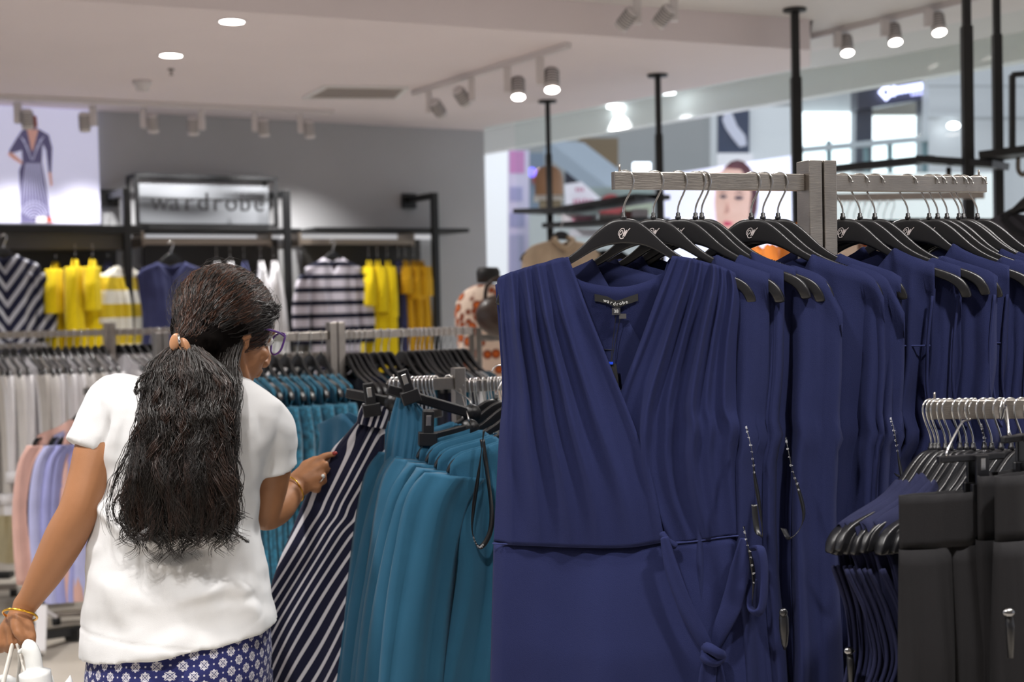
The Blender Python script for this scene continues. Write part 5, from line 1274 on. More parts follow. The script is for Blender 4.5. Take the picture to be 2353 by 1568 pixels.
# cream jacket under the far shelf
p=P(1288,495,6.4); t=thing('cream_jacket','cream jacket hanging behind the front hanger, beside the farthest pole','jacket',p,.35)
garment([(-.14,.19,.05),(-.3,.2,.07),(-.7,.22,.09)],top=lambda x:-.105-.25*abs(x)-6*max(0,abs(x)-.12)**2,neck=.05,fd=.06,fa=.012,fk=5,seed=15,nu=30,nv=18,hs=.2).build('body',cloth('cream_wool','c9b49c'),t,solid=.004)
MB().tube(spline([(-.05,-.03,-.118),(0,-.06,-.16),(.05,-.03,-.118),(0,.03,-.10),(-.05,-.03,-.118)],5),.012,8).build('collar',cloth('cream_wool2','b8a48c'),t)
fh('black hanger above the cream jacket',p,.35,'hangers behind the front rack')
for i,px in enumerate((1305,1320,1335,1350,1368,1385,1402)):
    t=thing('black_top','black top under the far shelves, %s from the left'%ORD[i],'top',P(px,528,7.4),-.9,group='black tops under the far shelves'); gm2.build('body',M_bk,t)
# orange printed top on a black tailor bust + head-like brown ball shaped as a bag, left of the front dress
p=P(1122,640,6.2); t=thing('dress_form','black-necked dress form wearing an orange printed sleeveless top','mannequin',(p.x,p.y,0))
zb_=p.z
MB().lathe([(.001,zb_-.02),(.052,zb_-.02),(.055,zb_+.03),(.045,zb_+.05),(.001,zb_+.052)],n=20).build('neck_cap',M_black,t)
R_=[]
for z,a,b in ((-.72,.15,.11),(-.6,.165,.12),(-.42,.13,.10),(-.28,.155,.11),(-.14,.165,.10),(-.07,.14,.08),(-.02,.06,.055)):
    R_.append([Vector((a*cos(2*PI*j/26)*(1+.0*j),b*sin(2*PI*j/26),zb_+z)) for j in range(26)])
MB().rings(R_).build('printed_top',M_or,t,sub=1)
MB().lathe([(.001,.02),(.014,.02),(.014,zb_-.7),(.001,zb_-.7)],n=12).build('stand_pole',M_chrome,t)
MB().lathe([(.001,0),(.15,0),(.15,.012),(.02,.02),(.001,.02)],n=28).build('stand_base',M_chrome,t)
p=P(1150,725,5.4); t=thing('round_brown_form','round dark brown head-like ball left of the wrap dress, shaped as a bag','bag',p)
MB().ell((0,0,0),(.10,.09,.085),28,18).build('body',mat('dark_brown_ball','3a2a22',rough=.4),t)
MB().tube(spline([(-.06,0,.06),(-.05,0,.12),(0,0,.15),(.05,0,.12),(.06,0,.06)],5),.008,8).build('strap',mat('dark_brown_ball'),t)
# ================================================================ THE WOMAN
M_skin=mat('warm_brown_skin','9c6c4a',rough=.5,var=.05,vscale=20,bump=.15,bscale=700,spec=.4)
MWD=2.70
WO=P(413,1500,MWD); WO.z=0
WM=thing('person','person with long curly dark hair, white T-shirt and printed trousers, reaching for clothes','person',WO)
wl=lambda x,y,d: P(x,y,d)-WO
def limb(m,pts,n=16,k=5):
    """tapered limb through (point, radius)"""
    S=spline([p for p,r in pts],k); rr=spline([(r,0,0) for p,r in pts],k); rr=[q.x for q in rr]
    m.tube(S,rr,n)
    m.ell(S[0],(rr[0],)*3,12,8); m.ell(S[-1],(rr[-1],)*3,12,8); return m
def bake(mb,voxel,smooth=4,name='t'):
    o=mb.build(name,M_skin,fixn=False); a=o.modifiers.new('r','REMESH'); a.mode='VOXEL'; a.voxel_size=voxel
    b=o.modifiers.new('s','SMOOTH'); b.iterations=smooth; b.factor=.5
    dg=bpy.context.evaluated_depsgraph_get(); me=bpy.data.meshes.new_from_object(o.evaluated_get(dg)); old=o.data; bpy.data.objects.remove(o); bpy.data.meshes.remove(old)
    for p in me.polygons: p.use_smooth=True
    return me
def put(me,name,m,parent):
    me.materials.clear(); me.materials.append(m); me.name=name; o=bpy.data.objects.new(name,me); COL.objects.link(o); o.parent=parent; return o
B=MB()
HC=wl(524,752,2.74)                          # skull centre
hfw=Vector((.67,.68,-.32)).normalized(); hup=Vector((.14,.26,.95)); hup=(hup-hfw*hup.dot(hfw)).normalized(); hsd=hfw.cross(hup)   # forward, up, her right
HM=Matrix((hsd,hfw,hup)).transposed()
def H(s,f,u): return HC+HM@Vector((s,f,u))
# skull, jaw, face
B.ell(H(0,-.008,.012),(.072,.092,.092),28,18,HM)
B.ell(H(0,.030,-.045),(.056,.062,.070),24,16,HM)
B.ell(H(0,.058,-.100),(.026,.024,.020),16,10,HM)          # chin
for s in(-1,1):
    B.tube(spline([H(s*.058,-.012,-.035),H(s*.052,.010,-.078),H(s*.030,.045,-.104),H(0,.062,-.108)],5),.013,10)   # jaw line
    B.ell(H(s*.036,.066,-.042),(.020,.016,.016),14,10,HM)   # cheek
    B.ell(H(s*.030,.082,.012),(.020,.010,.007),14,8,HM)    # brow
    B.ell(H(s*.031,.078,-.008),(.013,.010,.009),14,8,HM)   # eyelid
    B.ell(H(s*.074,-.006,-.018),(.008,.017,.029),14,12,HM); B.ell(H(s*.078,-.010,-.004),(.006,.014,.016),12,10,HM); B.ell(H(s*.073,.002,-.044),(.006,.008,.010),10,8,HM)  # ear
    B.ell(H(s*.009,.100,-.048),(.007,.007,.006),10,8,HM)
B.tube(spline([H(0,.086,.008),H(0,.098,-.018),H(0,.108,-.040),H(0,.098,-.054)],5),[.008]*6+[.009]*5+[.010]*4+[.006],10)  # nose
B.ell(H(0,.088,-.068),(.021,.010,.005),14,8,HM); B.ell(H(0,.086,-.078),(.018,.010,.006),14,8,HM)    # lips
# neck, torso core
limb(B,[(H(0,-.01,-.04),.052),(wl(498,835,2.70),.050),(wl(478,885,2.69),.058)])
def ringpts(cx,cy,hw,hd,tl,d=MWD,n=40,yaw=.10,sq=2.3,k=1.0):
    c=wl(cx,cy,d); w=hw/3100*d*k; out=[]
    for j in range(n):
        a=2*PI*j/n; ca=cos(a); sa=sin(a); x=w*math.copysign(abs(ca)**(2/sq),ca); y=hd*k*math.copysign(abs(sa)**(2/sq),sa)
        out.append(c+Vector((x*cos(yaw)-y*sin(yaw),x*sin(yaw)+y*cos(yaw),-x/1.0*tl)))
    return out
TR=[(413,1468,215,.142,-.13),(411,1400,206,.132,-.12),(408,1330,198,.125,-.09),(404,1265,188,.115,-.04),(404,1205,176,.105,-.01),(414,1130,172,.105,.0),(426,1050,182,.112,.05),(436,985,193,.112,.09),(440,935,199,.100,.13),(444,905,190,.082,.145),(452,885,155,.070,.12),(464,868,108,.062,.09),(476,856,66,.056,.06)]
B.rings([ringpts(*r,k=.80) for r in TR])
B.rings([ringpts(412,1700,185,.12,0,k=.9),ringpts(413,1600,200,.13,-.05,k=.92),ringpts(413,1500,208,.13,-.1,k=.92),ringpts(411,1420,204,.13,-.1,k=.9)])
# arms
LS=wl(276,958,2.70); LE=wl(182,1172,2.63); LW=wl(57,1392,2.66)
limb(B,[(LS,.040),(wl(230,1020,2.67),.045),(wl(205,1100,2.645),.041),(LE,.0395),(wl(150,1235,2.635),.0405),(wl(110,1310,2.645),.034),(wl(75,1368,2.655),.0255),(LW,.024)],18)
RS=wl(596,1000,2.73); RE=wl(607,1178,2.82); RW=wl(680,1118,2.955)
limb(B,[(RS,.040),(wl(622,1030,2.77),.046),(wl(618,1110,2.80),.041),(RE,.036),(wl(637,1168,2.87),.036),(wl(662,1142,2.92),.030),(RW,.025)],18)
# left hand (hanging, closed round the bag cords)
def hand_bits(m,palm,fingers,thumb,pr=.0085):
    for c,r in palm: m.ell(c,(r,)*3,14,10)
    S=[c for c,r in palm]
    for a,b,ra,rb in zip(S,S[1:],[r for c,r in palm],[r for c,r in palm][1:]): m.tube([a,b],[ra,rb],12)
    for f in fingers+[thumb]:
        n=len(f); rad=[pr*1.12,pr*1.08,pr,pr*.86]
        m.tube(f[:4],rad[:n],10)
        for p,r in zip(f,rad): m.ell(p,(r,)*3,10,8)
def lw(x,y,dd): return wl(x,y,2.66+dd)
hand_bits(B,[(lw(55,1402,0),.022),(lw(46,1420,-.004),.023)],[],[lw(55,1402,0)]*4,.01)
for a,b,ra,rb in ((lw(48,1412,-.004),lw(66,1440,-.012),.019,.011),(lw(46,1412,-.002),lw(46,1442,-.006),.020,.012),(lw(44,1412,.004),lw(26,1444,.0),.020,.012),(lw(42,1412,.008),lw(10,1444,.010),.019,.011)):
    B.tube([a,b],[ra,rb],12); B.ell(b,(rb,)*3,12,8)
FL=[[lw(68,1440,-.012),lw(74,1464,-.016),lw(72,1482,-.014),lw(66,1495,-.008)],
    [lw(47,1444,-.006),lw(52,1470,-.012),lw(44,1484,.004),lw(34,1474,.016)],
    [lw(26,1446,.0),lw(26,1478,-.004),lw(20,1494,.010),lw(16,1484,.026)],
    [lw(8,1446,.010),lw(4,1480,.006),lw(2,1494,.018),lw(6,1484,.030)]]
TH=[lw(40,1420,-.018),lw(36,1440,-.026),lw(42,1456,-.030),lw(50,1466,-.028)]
for f in FL+[TH]:
    rad=[.0095,.0092,.0086,.0074] if f is not TH else [.013,.011,.010,.0085]
    B.tube(f,rad,10); [B.ell(p,(r,)*3,10,8) for p,r in zip(f,rad)]
# right hand pinching the striped cloth
def rw(x,y,dd): return wl(x,y,2.955+dd)
for a,b,ra,rb in ((rw(683,1112,0),rw(722,1064,.012),.020,.0105),(rw(686,1112,0),rw(730,1078,.004),.022,.0115),(rw(688,1116,0),rw(728,1096,-.002),.022,.0115),(rw(690,1122,0),rw(720,1114,-.002),.020,.0105),(rw(678,1104,.006),rw(704,1070,.018),.018,.010)):
    B.tube([a,b],[ra,rb],12); B.ell(b,(rb,)*3,12,8); B.ell(a,(ra,)*3,12,8)
FR=[[rw(722,1062,.012),rw(742,1051,.016),rw(755,1046,.020),rw(767,1044,.022)],
    [rw(732,1076,.004),rw(748,1068,.002),rw(752,1078,.012),rw(746,1088,.020)],
    [rw(729,1096,-.002),rw(743,1094,-.004),rw(745,1106,.006),rw(738,1112,.016)],
    [rw(720,1114,-.002),rw(731,1117,-.002),rw(730,1127,.006),rw(722,1128,.014)]]
TR_=[rw(700,1070,.022),rw(722,1058,.034),rw(742,1054,.040),rw(756,1050,.040)]
for f in FR+[TR_]:
    rad=[.0092,.0086,.0078,.0066] if f is not TR_ else [.011,.0095,.0085,.0075]
    B.tube(f,rad,10); [B.ell(p,(r,)*3,10,8) for p,r in zip(f,rad)]
# legs and feet inside the trousers
for s,cx in((-1,318),(1,508)):
    a=wl(cx,1560,2.72); b=Vector((a.x+.01*s,a.y-.02,.48)); c=Vector((a.x+.01*s,a.y+.0,.09))
    limb(B,[(a,.088),(Vector((a.x,a.y,.62)),.072),(b,.055),(Vector((b.x,b.y+.01,.32)),.052),(c,.036)])
    limb(B,[(c+Vector((0,-.02,-.045)),.038),(c+Vector((0,.07,-.055)),.036),(c+Vector((.01*s,.17,-.068)),.026)])
body=put(bake(B,.0042,3),'body',M_skin,WM)
# red-brown nails
M_nail=mat('nail_polish','8e2f2a',rough=.25)
for p,dv in ((rw(769,1042,.018),.0),(rw(758,1047,.034),0)):
    MB().ell(p,(.0062,.0045,.0045),10,8).build('fingernail',M_nail,WM)
# ---- T-shirt
T=MB(); 
def tring(r,k=1.0):
    return ringpts(*r,k=k)
T.rings([tring(r,1.045) for r in TR])
# sleeves
def sleeve(pts):
    S=spline([p for p,_ in pts],6); rr=[q.x for q in spline([(r,0,0) for _,r in pts],6)]; T.tube(S,rr,24)
sleeve([(wl(330,935,2.70),.056),(wl(270,928,2.70),.060),(wl(236,985,2.685),.058),(wl(208,1036,2.67),.0545)])
sleeve([(wl(560,975,2.71),.056),(wl(602,977,2.73),.059),(wl(622,1020,2.755),.056),(wl(632,1075,2.775),.051)])
me=bake(T,.005,6)
# cloth creases, sculpted along real pulls
import numpy as np
n_=len(me.vertices); co=np.empty(n_*3); me.vertices.foreach_get('co',co); co=co.reshape(-1,3); no=np.empty(n_*3); me.vertices.foreach_get('normal',no); no=no.reshape(-1,3)
def crease(a,b,w,amp):
    a=np.array(a);b=np.array(b);ab=b-a;t=np.clip(((co-a)@ab)/(ab@ab),0,1); dd=np.linalg.norm(co-(a+t[:,None]*ab),axis=1)
    return amp*np.exp(-(dd/w)**2)*np.sin(np.clip(t,0.02,.98)*PI)**.5
bk=MWD-.115
disp=np.zeros(n_)
CR=[((395,1262),(590,1246),.012,-.012),((300,1250),(600,1228),.016,.010),((230,1240),(420,1275),.012,-.008),((225,1268),(400,1300),.014,.006),
 ((560,1100),(600,1180),.014,-.008),((520,1120),(590,1240),.016,.007),((250,890),(232,1060),.008,-.006),((262,900),(262,1080),.010,.004),((285,960),(250,1100),.012,-.004),
 ((560,1060),(640,1085),.012,.008),((550,1085),(625,1060),.010,-.007),((540,1040),(600,1110),.012,.006),((590,1100),(560,1150),.012,-.008),((600,930),(615,1060),.008,-.004),
 ((380,1390),(560,1340),.014,.005),((420,1400),(600,1372),.012,-.005),((250,1320),(300,1450),.02,.004),((540,1300),(600,1420),.02,.005),((480,1290),(520,1400),.02,-.004),((230,1150),(300,1240),.014,.006),((240,1110),(280,1210),.012,-.005),((390,1285),(470,1262),.010,-.005)]
for a,b,w,am in CR: disp+=crease(wl(*a,bk+ (0 if 240<a[0]<600 else .05)),wl(*b,bk+(0 if 240<b[0]<600 else .05)),w,am)
nz=np.array([noise.noise(Vector((c[0]*9,c[1]*9,c[2]*14))) for c in co]); nz2=np.array([noise.noise(Vector((c[0]*22,c[1]*22,c[2]*30+5))) for c in co])
disp=disp*2.4+nz*.008+nz2*.003
disp+=-.0022*np.exp(-((co[:,2]-(wl(413,1448,MWD).z)+ (co[:,0])*.13+.0)/.0035)**2)
co2=co+no*disp[:,None]; me.vertices.foreach_set('co',co2.reshape(-1)); me.update()
M_tee=cloth('white_jersey','d3d3d4',var=.015,sheen=.05,bump=.2)
put(me,'t_shirt',M_tee,WM)
# ---- printed trousers
def print_mat():
    m=cloth('printed_viscose','262b5c',sheen=.05); nt=m.node_tree; b=nt.nodes['Principled BSDF']; tc=node(nt,'ShaderNodeTexCoord'); sx=node(nt,'ShaderNodeSeparateXYZ'); nt.links.new(tc.outputs['UV'],sx.inputs[0])
    def M(op,a,bb=None,c=None):
        n=node(nt,'ShaderNodeMath',operation=op)
        for i,x in enumerate((a,bb,c)):
            if x is None: continue
            if isinstance(x,(int,float)): n.inputs[i].default_value=x
            else: nt.links.new(x,n.inputs[i])
        return n.outputs[0]
    X=M('DIVIDE',sx.outputs[0],.038); Y=M('DIVIDE',sx.outputs[1],.038)
    fa=M('SUBTRACT',M('FRACT',M('ADD',X,Y)),.5); fb=M('SUBTRACT',M('FRACT',M('SUBTRACT',X,Y)),.5)
    aa=M('ABSOLUTE',fa); ab=M('ABSOLUTE',fb); r=M('SQRT',M('ADD',M('MULTIPLY',fa,fa),M('MULTIPLY',fb,fb)))
    ang=M('ARCTAN2',fa,fb); pet=M('ADD',.33,M('MULTIPLY',M('COSINE',M('MULTIPLY',ang,8)),.045))
    ros=M('MULTIPLY',M('LESS_THAN',r,pet),M('GREATER_THAN',M('MINIMUM',aa,ab),.022)); ros=M('MULTIPLY',ros,M('SUBTRACT',1,M('MULTIPLY',M('GREATER_THAN',r,.15),M('LESS_THAN',r,.18))))
    cor=M('LESS_THAN',M('ADD',M('SUBTRACT',.5,aa),M('SUBTRACT',.5,ab)),.085)
    w=M('MAXIMUM',ros,cor)
    mx=node(nt,'ShaderNodeMix',data_type='RGBA'); mx.inputs['A'].default_value=lin('272b5e'); mx.inputs['B'].default_value=lin('c6c4cc'); nt.links.new(w,mx.inputs['Factor']); nt.links.new(mx.outputs['Result'],b.inputs['Base Color']); return m
M_prt=print_mat()
Q=MB(); rows=[(411,1420,196,.124,-.13),(413,1470,206,.132,-.13),(413,1520,209,.142,-.08),(412,1580,207,.142,-.04),(412,1640,203,.138,0)]
def gfun(u,v):
    k=v*(len(rows)-1); i=min(int(k),len(rows)-2); f=k-i; r=[a+(b-a)*f for a,b in zip(rows[i],rows[i+1])]
    a=2*PI*u; c=wl(r[0],r[1],MWD); w=r[2]/3100*MWD*1.0; x=w*math.copysign(abs(cos(a))**.87,cos(a)); y=r[3]*math.copysign(abs(sin(a))**.87,sin(a))
    if y<0: y+=.014*math.exp(-((x-.0)/.02)**2)*min(1,v*2)+.004*sin(30*x+7*v)
    return c+Vector((x*cos(.1)-y*sin(.1),x*sin(.1)+y*cos(.1),-x*r[4]))
Q.grid(gfun,96,24,uvf=lambda u,v:(u*1.14+ (.02*v if u<.5 else 0),gfun(u,v).z))
Q.build('printed_trousers',M_prt,WM)
for s,cx in((-1,318),(1,508)):
    LG=MB(); a=wl(cx,1600,MWD)
    def lf(u,v,a=a,s=s):
        th=2*PI*u; z=a.z+.05-(a.z-.03)*v; r=.108-.03*min(1,v*1.5)+.02*v
        return Vector((a.x+.01*s*v+r*.92*cos(th)*(1+.04*sin(5*th+3*v)),a.y+r*1.15*sin(th),z))
    LG.grid(lf,40,24,uvf=lambda u,v,a=a:(u*.6,a.z-.8*v)); LG.build('trouser_leg',M_prt,WM)
# ---- bangles, ring, glasses, clip
M_gold=mat('gold','d9a63a',rough=.22,metal=1)
def torus(c,nrm,R,r,n=40,m_=8,ex=1.0):
    nrm=Vector(nrm).normalized(); a=nrm.orthogonal().normalized(); b=nrm.cross(a); return MB().tube([c+a*(R*cos(2*PI*i/n))+b*(R*ex*sin(2*PI*i/n)) for i in range(n+1)],r,m_)
fd_=(LW-wl(110,1310,2.645)).normalized()
torus(wl(46,1414,2.652),(.10,.62,.95),.0325,.0024).build('gold_bangle',M_gold,WM)
rf=(RW-RE).normalized(); torus(wl(676,1124,2.945),(.62,.55,.35),.030,.0017).build('thin_gold_bangle',M_gold,WM)
torus(rw(740,1100,-.002),(.6,.2,-.6),.0105,.0016).build('finger_ring',M_chrome,WM); MB().ell(rw(742,1094,-.014),(.004,.004,.004),8,6).build('ring_stone',mat('ring_stone','e8f0f0',rough=.05,metal=.4),WM)
G=thing('glasses',None,None); G.parent=WM; 
for k_ in('label','category'): 
    if k_ in G: del G[k_]
G.location=HC
M_purp=mat('purple_acetate','5a2f86',rough=.25,coat=.3)
gm=lambda s,f,u: HM@Vector((s,f,u))
for s in(-1,1):
    rim=[(.012,.0),(.018,.014),(.040,.019),(.062,.014),(.064,.0),(.056,-.020),(.036,-.026),(.018,-.018),(.012,.0)]
    pts=[gm(s*x,.103-.22*(x-.012)**1.0*.6,z-.006) for x,z in rim]
    MB().tube(spline(pts,5),.0022,8).build('lens_rim',M_purp,G)
    c=[gm(s*x,.103-.22*(x-.012)*.6,z-.006) for x,z in rim[:-1]]; MB().prism(c,hfw,.0012).build('lens',M_glass,G,smooth=False)
    MB().tube(spline([gm(s*.064,.093,.004),gm(s*.074,.07,.004),gm(s*.079,.03,.0),gm(s*.080,-.005,-.004),gm(s*.078,-.03,-.02)],5),.0024,8).build('temple_arm',M_purp,G)
MB().tube([gm(-.012,.103,-.002),gm(0,.106,.002),gm(.012,.103,-.002)],.002,8).build('bridge',M_purp,G)
for s in(-1,1): e_=MB().ell(H(s*.031,.080,-.008),(.0112,.0112,.0112),14,10).build('eye',mat('eye_white','e8e4e0',rough=.15),WM); MB().ell(H(s*.031,.089,-.008),(.005,.004,.005),10,8).build('iris',mat('dark_iris','241510',rough=.1),e_)
# ================================================================ HAIR
def hairmat(name,c1,c2):
    m=mat(name,c1,rough=.42,spec=.55,var=.35,vscale=60); return m
M_h1=hairmat('dark_curly_hair','19120f',0); M_h2=hairmat('lit_crown_hair','4a2a18',0); M_h3=mat('black_hair_mass','0b0807',rough=.95,spec=.05)  # second tone puts the orange light on the crown into the hair colour
RH=random.Random(7)
CL=wl(422,800,2.61)             # gather point at the clip
cap=MB()
cap.ell(H(0,-.014,.022),(.083,.100,.096),30,20,HM)
cap.ell(H(0,-.045,-.01),(.074,.074,.080),26,16,HM)
limb(cap,[(H(0,-.06,-.01),.062),(CL+Vector((.035,.03,.01)),.038),(CL+Vector((.008,.004,0)),.026)])
for s in(-1,1): limb(cap,[(H(s*.060,.040,.040),.016),(H(s*.068,.010,.005),.018),(H(s*.062,-.035,-.025),.026),(CL+Vector((.03,.03,0)),.02)])
limb(cap,[(H(.050,-.035,-.02),.034),(wl(506,835,2.655),.034),(wl(500,885,2.615),.038),(wl(490,930,2.585),.036)])
# mass of the tail
SP=[(424,800,2.62,26,.030),(425,835,2.595,66,.042),(430,880,2.575,95,.048),(432,940,2.56,96,.048),(428,1000,2.555,98,.046),(425,1060,2.55,98,.042),(418,1110,2.548,88,.034),(418,1145,2.55,60,.02)]
cap2=[]
for x,y,d,w,t_ in SP:
    c=wl(x,y,d); ww=w/3100*d*.74; cap2.append([c+Vector((ww*cos(2*PI*j/24),t_*.5*sin(2*PI*j/24),0)) for j in range(24)])
cap.rings(cap2)
me=bake(cap,.006,2)
# (strands over the ears are added below)
# cut the cap back from the face: push vertices in front of the hair line inside the head
n_=len(me.vertices); co=np.empty(n_*3); me.vertices.foreach_get('co',co); co=co.reshape(-1,3)
Hi=np.array(HM.transposed()); loc=(co-np.array(HC))@Hi.T
nz=np.array([noise.noise(Vector(c)*70)+.6*noise.noise(Vector(c)*160) for c in co]); me.vertices.foreach_get('normal',no:=np.empty(n_*3)); no=no.reshape(-1,3)
co+=no*(nz*.004)[:,None]
face=(loc[:,1]>.030-.55*np.minimum(0,loc[:,2]-.02)*0)&(loc[:,2]<.045+.0*loc[:,1])&(loc[:,1]>.035+.0*loc[:,2])
sideface=(loc[:,1]>-.004)&(loc[:,2]<.018-.25*(loc[:,1]))
f2=face|sideface
cen=np.array(H(0,.0,-.01)); co[f2]=cen+(co[f2]-cen)*.62
me.vertices.foreach_set('co',co.reshape(-1)); me.update()
hair=put(me,'hair',M_h3,WM)
def strands(name,m,parent,gen,N,r0):
    mb=MB(); V=mb.v; Fc=mb.f
    for i in range(N):
        pts=gen(i)
        if not pts: continue
        r=r0*RH.uniform(.6,1.4); n=len(pts); b=len(V)
        ph=RH.uniform(0,6)
        for k,p in enumerate(pts):
            t=(pts[min(k+1,n-1)]-pts[max(k-1,0)]); 
            if t.length<1e-7: t=Vector((0,0,1))
            t.normalize(); x=t.orthogonal().normalized() if abs(t.z)>.99 else t.cross(Vector((0,0,1))).normalized(); y=t.cross(x); rr=r*(1-.75*(k/(n-1))**3)
            for j in range(3): V.append(p+x*(rr*cos(ph+2.094*j))+y*(rr*sin(ph+2.094*j)))
        for k in range(n-1):
            for j in range(3):
                a=b+k*3+j; c=b+k*3+(j+1)%3; Fc.append((a,c,c+3,a+3))
    return mb.build(name,m,parent,fixn=False)
def capstrand(i):
    # start on the hairline / crown, run over the skull to the clip
    while True:
        s=RH.uniform(-1,1); f=RH.uniform(-.9,1); u=RH.uniform(-.35,1)
        v=Vector((s,f,u)); 
        if .3<v.length<1.0: break
    v.normalize()
    if v.y>.30 and v.z<.42: v.z=.42+.25*RH.random()
    if v.z<-.05 and v.y>.0: v.y=-.1
    v.normalize(); p0=H(0,-.014,.022)+HM@Vector((v.x*.086,v.y*.103,v.z*.099))
    end=CL+Vector((RH.uniform(-.012,.03),RH.uniform(-.01,.02),RH.uniform(-.015,.025))); pts=[]; n=16; ph=RH.uniform(0,6); am=RH.uniform(.0008,.003)
    c0=H(0,-.014,.022)
    for k in range(n):
        t=k/(n-1); q=p0.lerp(end,t); l=HM.transposed()@(q-c0); e=Vector((l.x/.086,l.y/.103,l.z/.099)); L_=e.length
        if L_<1.0 and L_>1e-4: e/=L_; 
        q2=c0+HM@Vector((e.x*.086,e.y*.103,e.z*.099)) if L_<1 else q
        w=max(0,1-max(0,(t-.7)/.3)); q=q2*w+q*(1-w) if t>.7 else q2
        nrm=(q-c0).normalized(); q=q+nrm*(.001+.004*RH.random()*0+.003*abs(math.sin(ph+t*5)))+Vector((sin(ph+t*22),cos(ph+t*19),sin(ph*2+t*24)))*am
        pts.append(q)
    return pts
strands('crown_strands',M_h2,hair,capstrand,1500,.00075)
strands('crown_strands',M_h1,hair,capstrand,1300,.0008)
def sidestrand(i):
    s=RH.choice((-1,1,1)); o=Vector((RH.uniform(-.4,1),RH.uniform(-1,1),RH.uniform(-1,1)))*.016; o2=Vector((0,RH.uniform(-.03,.02),RH.uniform(.002,.05)))
    a=[H(s*(.070+abs(o.x)*.5),.050+o.y,.045+o.z),H(s*(.082+abs(o.x)*.4),.018+o2.y,-.002+o2.z),H(s*(.076+abs(o.x)*.3),-.035+o2.y,-.036+o2.z),CL+Vector((.025+o.x,.01+o.y*.4,o.z))]
    S=spline(a,6); ph=RH.uniform(0,6); return [p+Vector((sin(ph+k),cos(ph+k*.8),sin(ph+k*.7)))*.0012 for k,p in enumerate(S)]
strands('side_strands',M_h1,hair,sidestrand,900,.0008)
def napestrand(i):
    o=RH.uniform(0,1); e=Vector((RH.uniform(-1,1),RH.uniform(-1,1),RH.uniform(-1,1)))
    a=[H(.070+.006*o,.000-.05*o,-.015-.02*o),wl(533-30*o,838,2.63)+e*.012,wl(541-34*o,885,2.585)+e*.014,wl(535-20*o,950,2.545)+e*.012,wl(540-30*o,1030+80*o,2.53)+e*.01]
    S=spline(a,9); ph=RH.uniform(0,6); return [p+Vector((sin(ph+k*.45),.4*cos(ph+k*.45),0))*(.0015+.00012*k) for k,p in enumerate(S)]
strands('nape_strands',M_h1,hair,napestrand,700,.0008)
spx=[Vector((x,y,d)) for x,y,d,w,t_ in SP]; spw=[w for *_,w,t_ in SP]
LK={}
def lock(g,wild):
    if (g,wild) not in LK:
        a=RH.uniform(-1,1); LK[(g,wild)]=dict(a=math.copysign(abs(a)**.85,a),L=RH.uniform(.66,1.0),ph=RH.uniform(0,6.28),fr=RH.uniform(11,20),A=RH.uniform(5,12)*(1+.5*wild),dz=RH.uniform(0,1),dx=RH.gauss(0,12),y0=RH.uniform(790,840),s=RH.choice((-1,1)),kk=RH.uniform(.6,1.4))
    return LK[(g,wild)]
def tail(i,wild=0,long_=1.0,per=22):
    q=lock(i//per,wild); n=54; e=RH.uniform(-1,1); ez=RH.uniform(-1,1); L_=q['L']*long_*RH.uniform(.86,1.0); fz=RH.uniform(0,6.28); j2=RH.uniform(.6,2.2)*(1+wild)
    if i%3==0: e*=4; ez*=2.5
    y0=q['y0']; y1=y0+(1262-y0)*L_; pts=[]
    for k in range(n):
        t=k/(n-1); y=y0+(y1-y0)*t; hw=interp([(790,18),(830,66),(880,95),(960,97),(1040,102),(1110,118),(1170,126),(1230,118),(1300,90)],y)
        cx=interp([(790,424),(830,425),(900,432),(1000,428),(1100,418),(1300,418)],y)
        am=q['A']*(.3+1.2*t**1.2); w_=q['ph']+q['fr']*t*(1+.25*sin(q['kk']*4*t))
        x=cx+q['a']*hw+q['s']*am*sin(w_)+q['dx']*t+e*(3+3*t)*(1-.3*t)+j2*sin(fz+37*t)+j2*.7*sin(fz*2+71*t)
        d=interp([(790,2.60),(850,2.56),(950,2.53),(1100,2.52),(1200,2.535),(1300,2.55)],y)+.022*q['a']**2-q['dz']*.020-.0012*am*cos(w_)+ez*.003
        pts.append(wl(x,y+am*.25*cos(w_),d))
    return pts
strands('tail_strands',M_h1,hair,lambda i:tail(i),3300,.00085)
strands('tail_strands',hairmat('brown_curl_hair','2e1d16',0),hair,lambda i:tail(i,.5),1100,.0008)
def curl_end(i):
    # thick ringlets at the lower edge
    x=RH.uniform(300,535); y0=RH.uniform(1050,1150); n=34; ph=RH.uniform(0,6.28); fr=RH.uniform(10,16); A=RH.uniform(8,15); L_=RH.uniform(90,150)-abs(x-420)*.15; pts=[]; sp=RH.choice((-1,1))
    base=[]
    for k in range(n):
        t=k/(n-1); base.append((x+sp*A*(.4+t)*sin(ph+fr*t)+(x-420)*.16*t,y0+L_*t+A*.5*(1-cos(ph+fr*t)),2.53+.012*t+.006*cos(ph+fr*t)))
    return [wl(*q) for q in base]
RI=[]
def ringlet(i):
    g=i//9
    while len(RI)<=g: RI.append(curl_end(0))
    o=Vector((RH.gauss(0,.0016),RH.gauss(0,.0016),RH.gauss(0,.002))); j=RH.uniform(0,6); return [p+o*(1+1.2*k/34)+Vector((sin(j+k*.5),0,cos(j+k*.4)))*.0006 for k,p in enumerate(RI[g])]
strands('ringlets',M_h1,hair,ringlet,9*150,.0008)
def fly(i):
    if i<500: p=tail(i,2.2,1.02); 
    else: p=capstrand(i); c=HC; p=[q+(q-c).normalized()*(.006+.010*abs(sin(i+k*.3))) for k,q in enumerate(p)]
    return p
strands('flyaway_strands',M_h1,hair,fly,620,.00028)
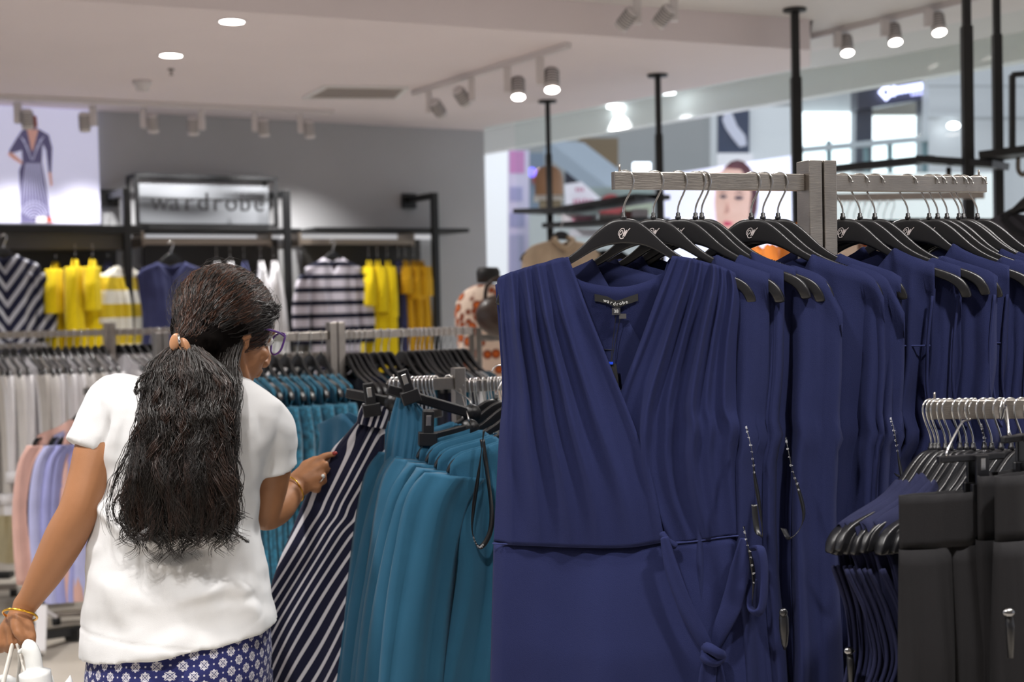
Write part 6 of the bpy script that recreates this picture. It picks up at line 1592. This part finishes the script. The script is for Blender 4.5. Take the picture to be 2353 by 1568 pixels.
def side_curl(pts,j):
    S=spline([wl(x,y,d) for x,y,d in pts],8); return lambda i:[p+Vector((RH.gauss(0,.0015),RH.gauss(0,.001),RH.gauss(0,.0015)))*1 for p in [q+Vector((.0012*sin(i*1.7+k*.3),0,.0012*cos(i+k*.3))) for k,q in enumerate(S)]]
for pts in (((400,860,2.56),(350,850,2.55),(318,875,2.54),(312,905,2.54),(330,890,2.54),(345,905,2.54)),((330,1040,2.53),(292,1075,2.53),(300,1120,2.53),(268,1145,2.53),(262,1185,2.53),(290,1215,2.53),(330,1230,2.53)),((350,1100,2.53),(300,1150,2.53),(275,1190,2.53),(300,1235,2.53),(340,1240,2.53)),((530,1150,2.53),(548,1180,2.53),(535,1215,2.53),(560,1240,2.53),(572,1245,2.54))):
    strands('loose_curl',M_h1,hair,side_curl(pts,0),14,.0006)
# claw clip
M_clip=mat('beige_clip','b5835f',rough=.35)
for dx,ang in((402,.25),(424,-.35)):
    c=wl(dx,786 if dx<410 else 796,2.575); MB().ell(c,(.0105,.005,.017),18,12,Matrix.Rotation(ang,3,'Y')).build('claw_clip',M_clip,WM)
MB().tube([wl(410,770,2.57),wl(412,785,2.565),wl(414,795,2.57)],.0025,8).build('clip_spring',M_chrome,WM)
# ---- shopping bag
BG=thing('shopping_bag','white plastic carrier bag with rope handles held in the woman left hand','bag',P(60,1600,2.66)+Vector((0,0,-.15)))
M_pl=mat('white_plastic_film','e9ebea',rough=.3,spec=.6); M_cord=mat('white_cord','d9d4cc',rough=.6)
def bagf(u,v):
    a=2*PI*u; r=.15*(.55+.45*min(1,v*2)); return Vector((r*cos(a)*(1+.10*sin(5*a+4*v))-.005,.055*sin(a)*(1+.3*sin(7*a+3*v)),.17+.015*sin(6*a)-(.42)*v))
MB().grid(bagf,60,30).build('bag_film',M_pl,BG,solid=.001)
for pts in (((30,1478,2.655),(20,1520,2.64),(8,1568,2.62),(0,1620,2.60)),((38,1480,2.65),(50,1520,2.64),(60,1570,2.62),(70,1620,2.62)),((52,1482,2.65),(75,1515,2.66),(105,1568,2.66),(125,1620,2.66)),((42,1480,2.65),(45,1525,2.66),(40,1570,2.68),(38,1620,2.68))):
    MB().tube(spline([P(*q) for q in pts],5),.0035 if pts[0][0]!=30 else .006,8,flat=.6).build('cord_handle',M_cord,BG,world=True)
MB().tube(spline([P(44,1500,2.63),P(62,1488,2.62),P(74,1505,2.62),P(80,1545,2.62),P(85,1600,2.62)],6),[.004]*6+[.016]*12+[.03]*7,14).build('crumpled_film',M_pl,BG,world=True)
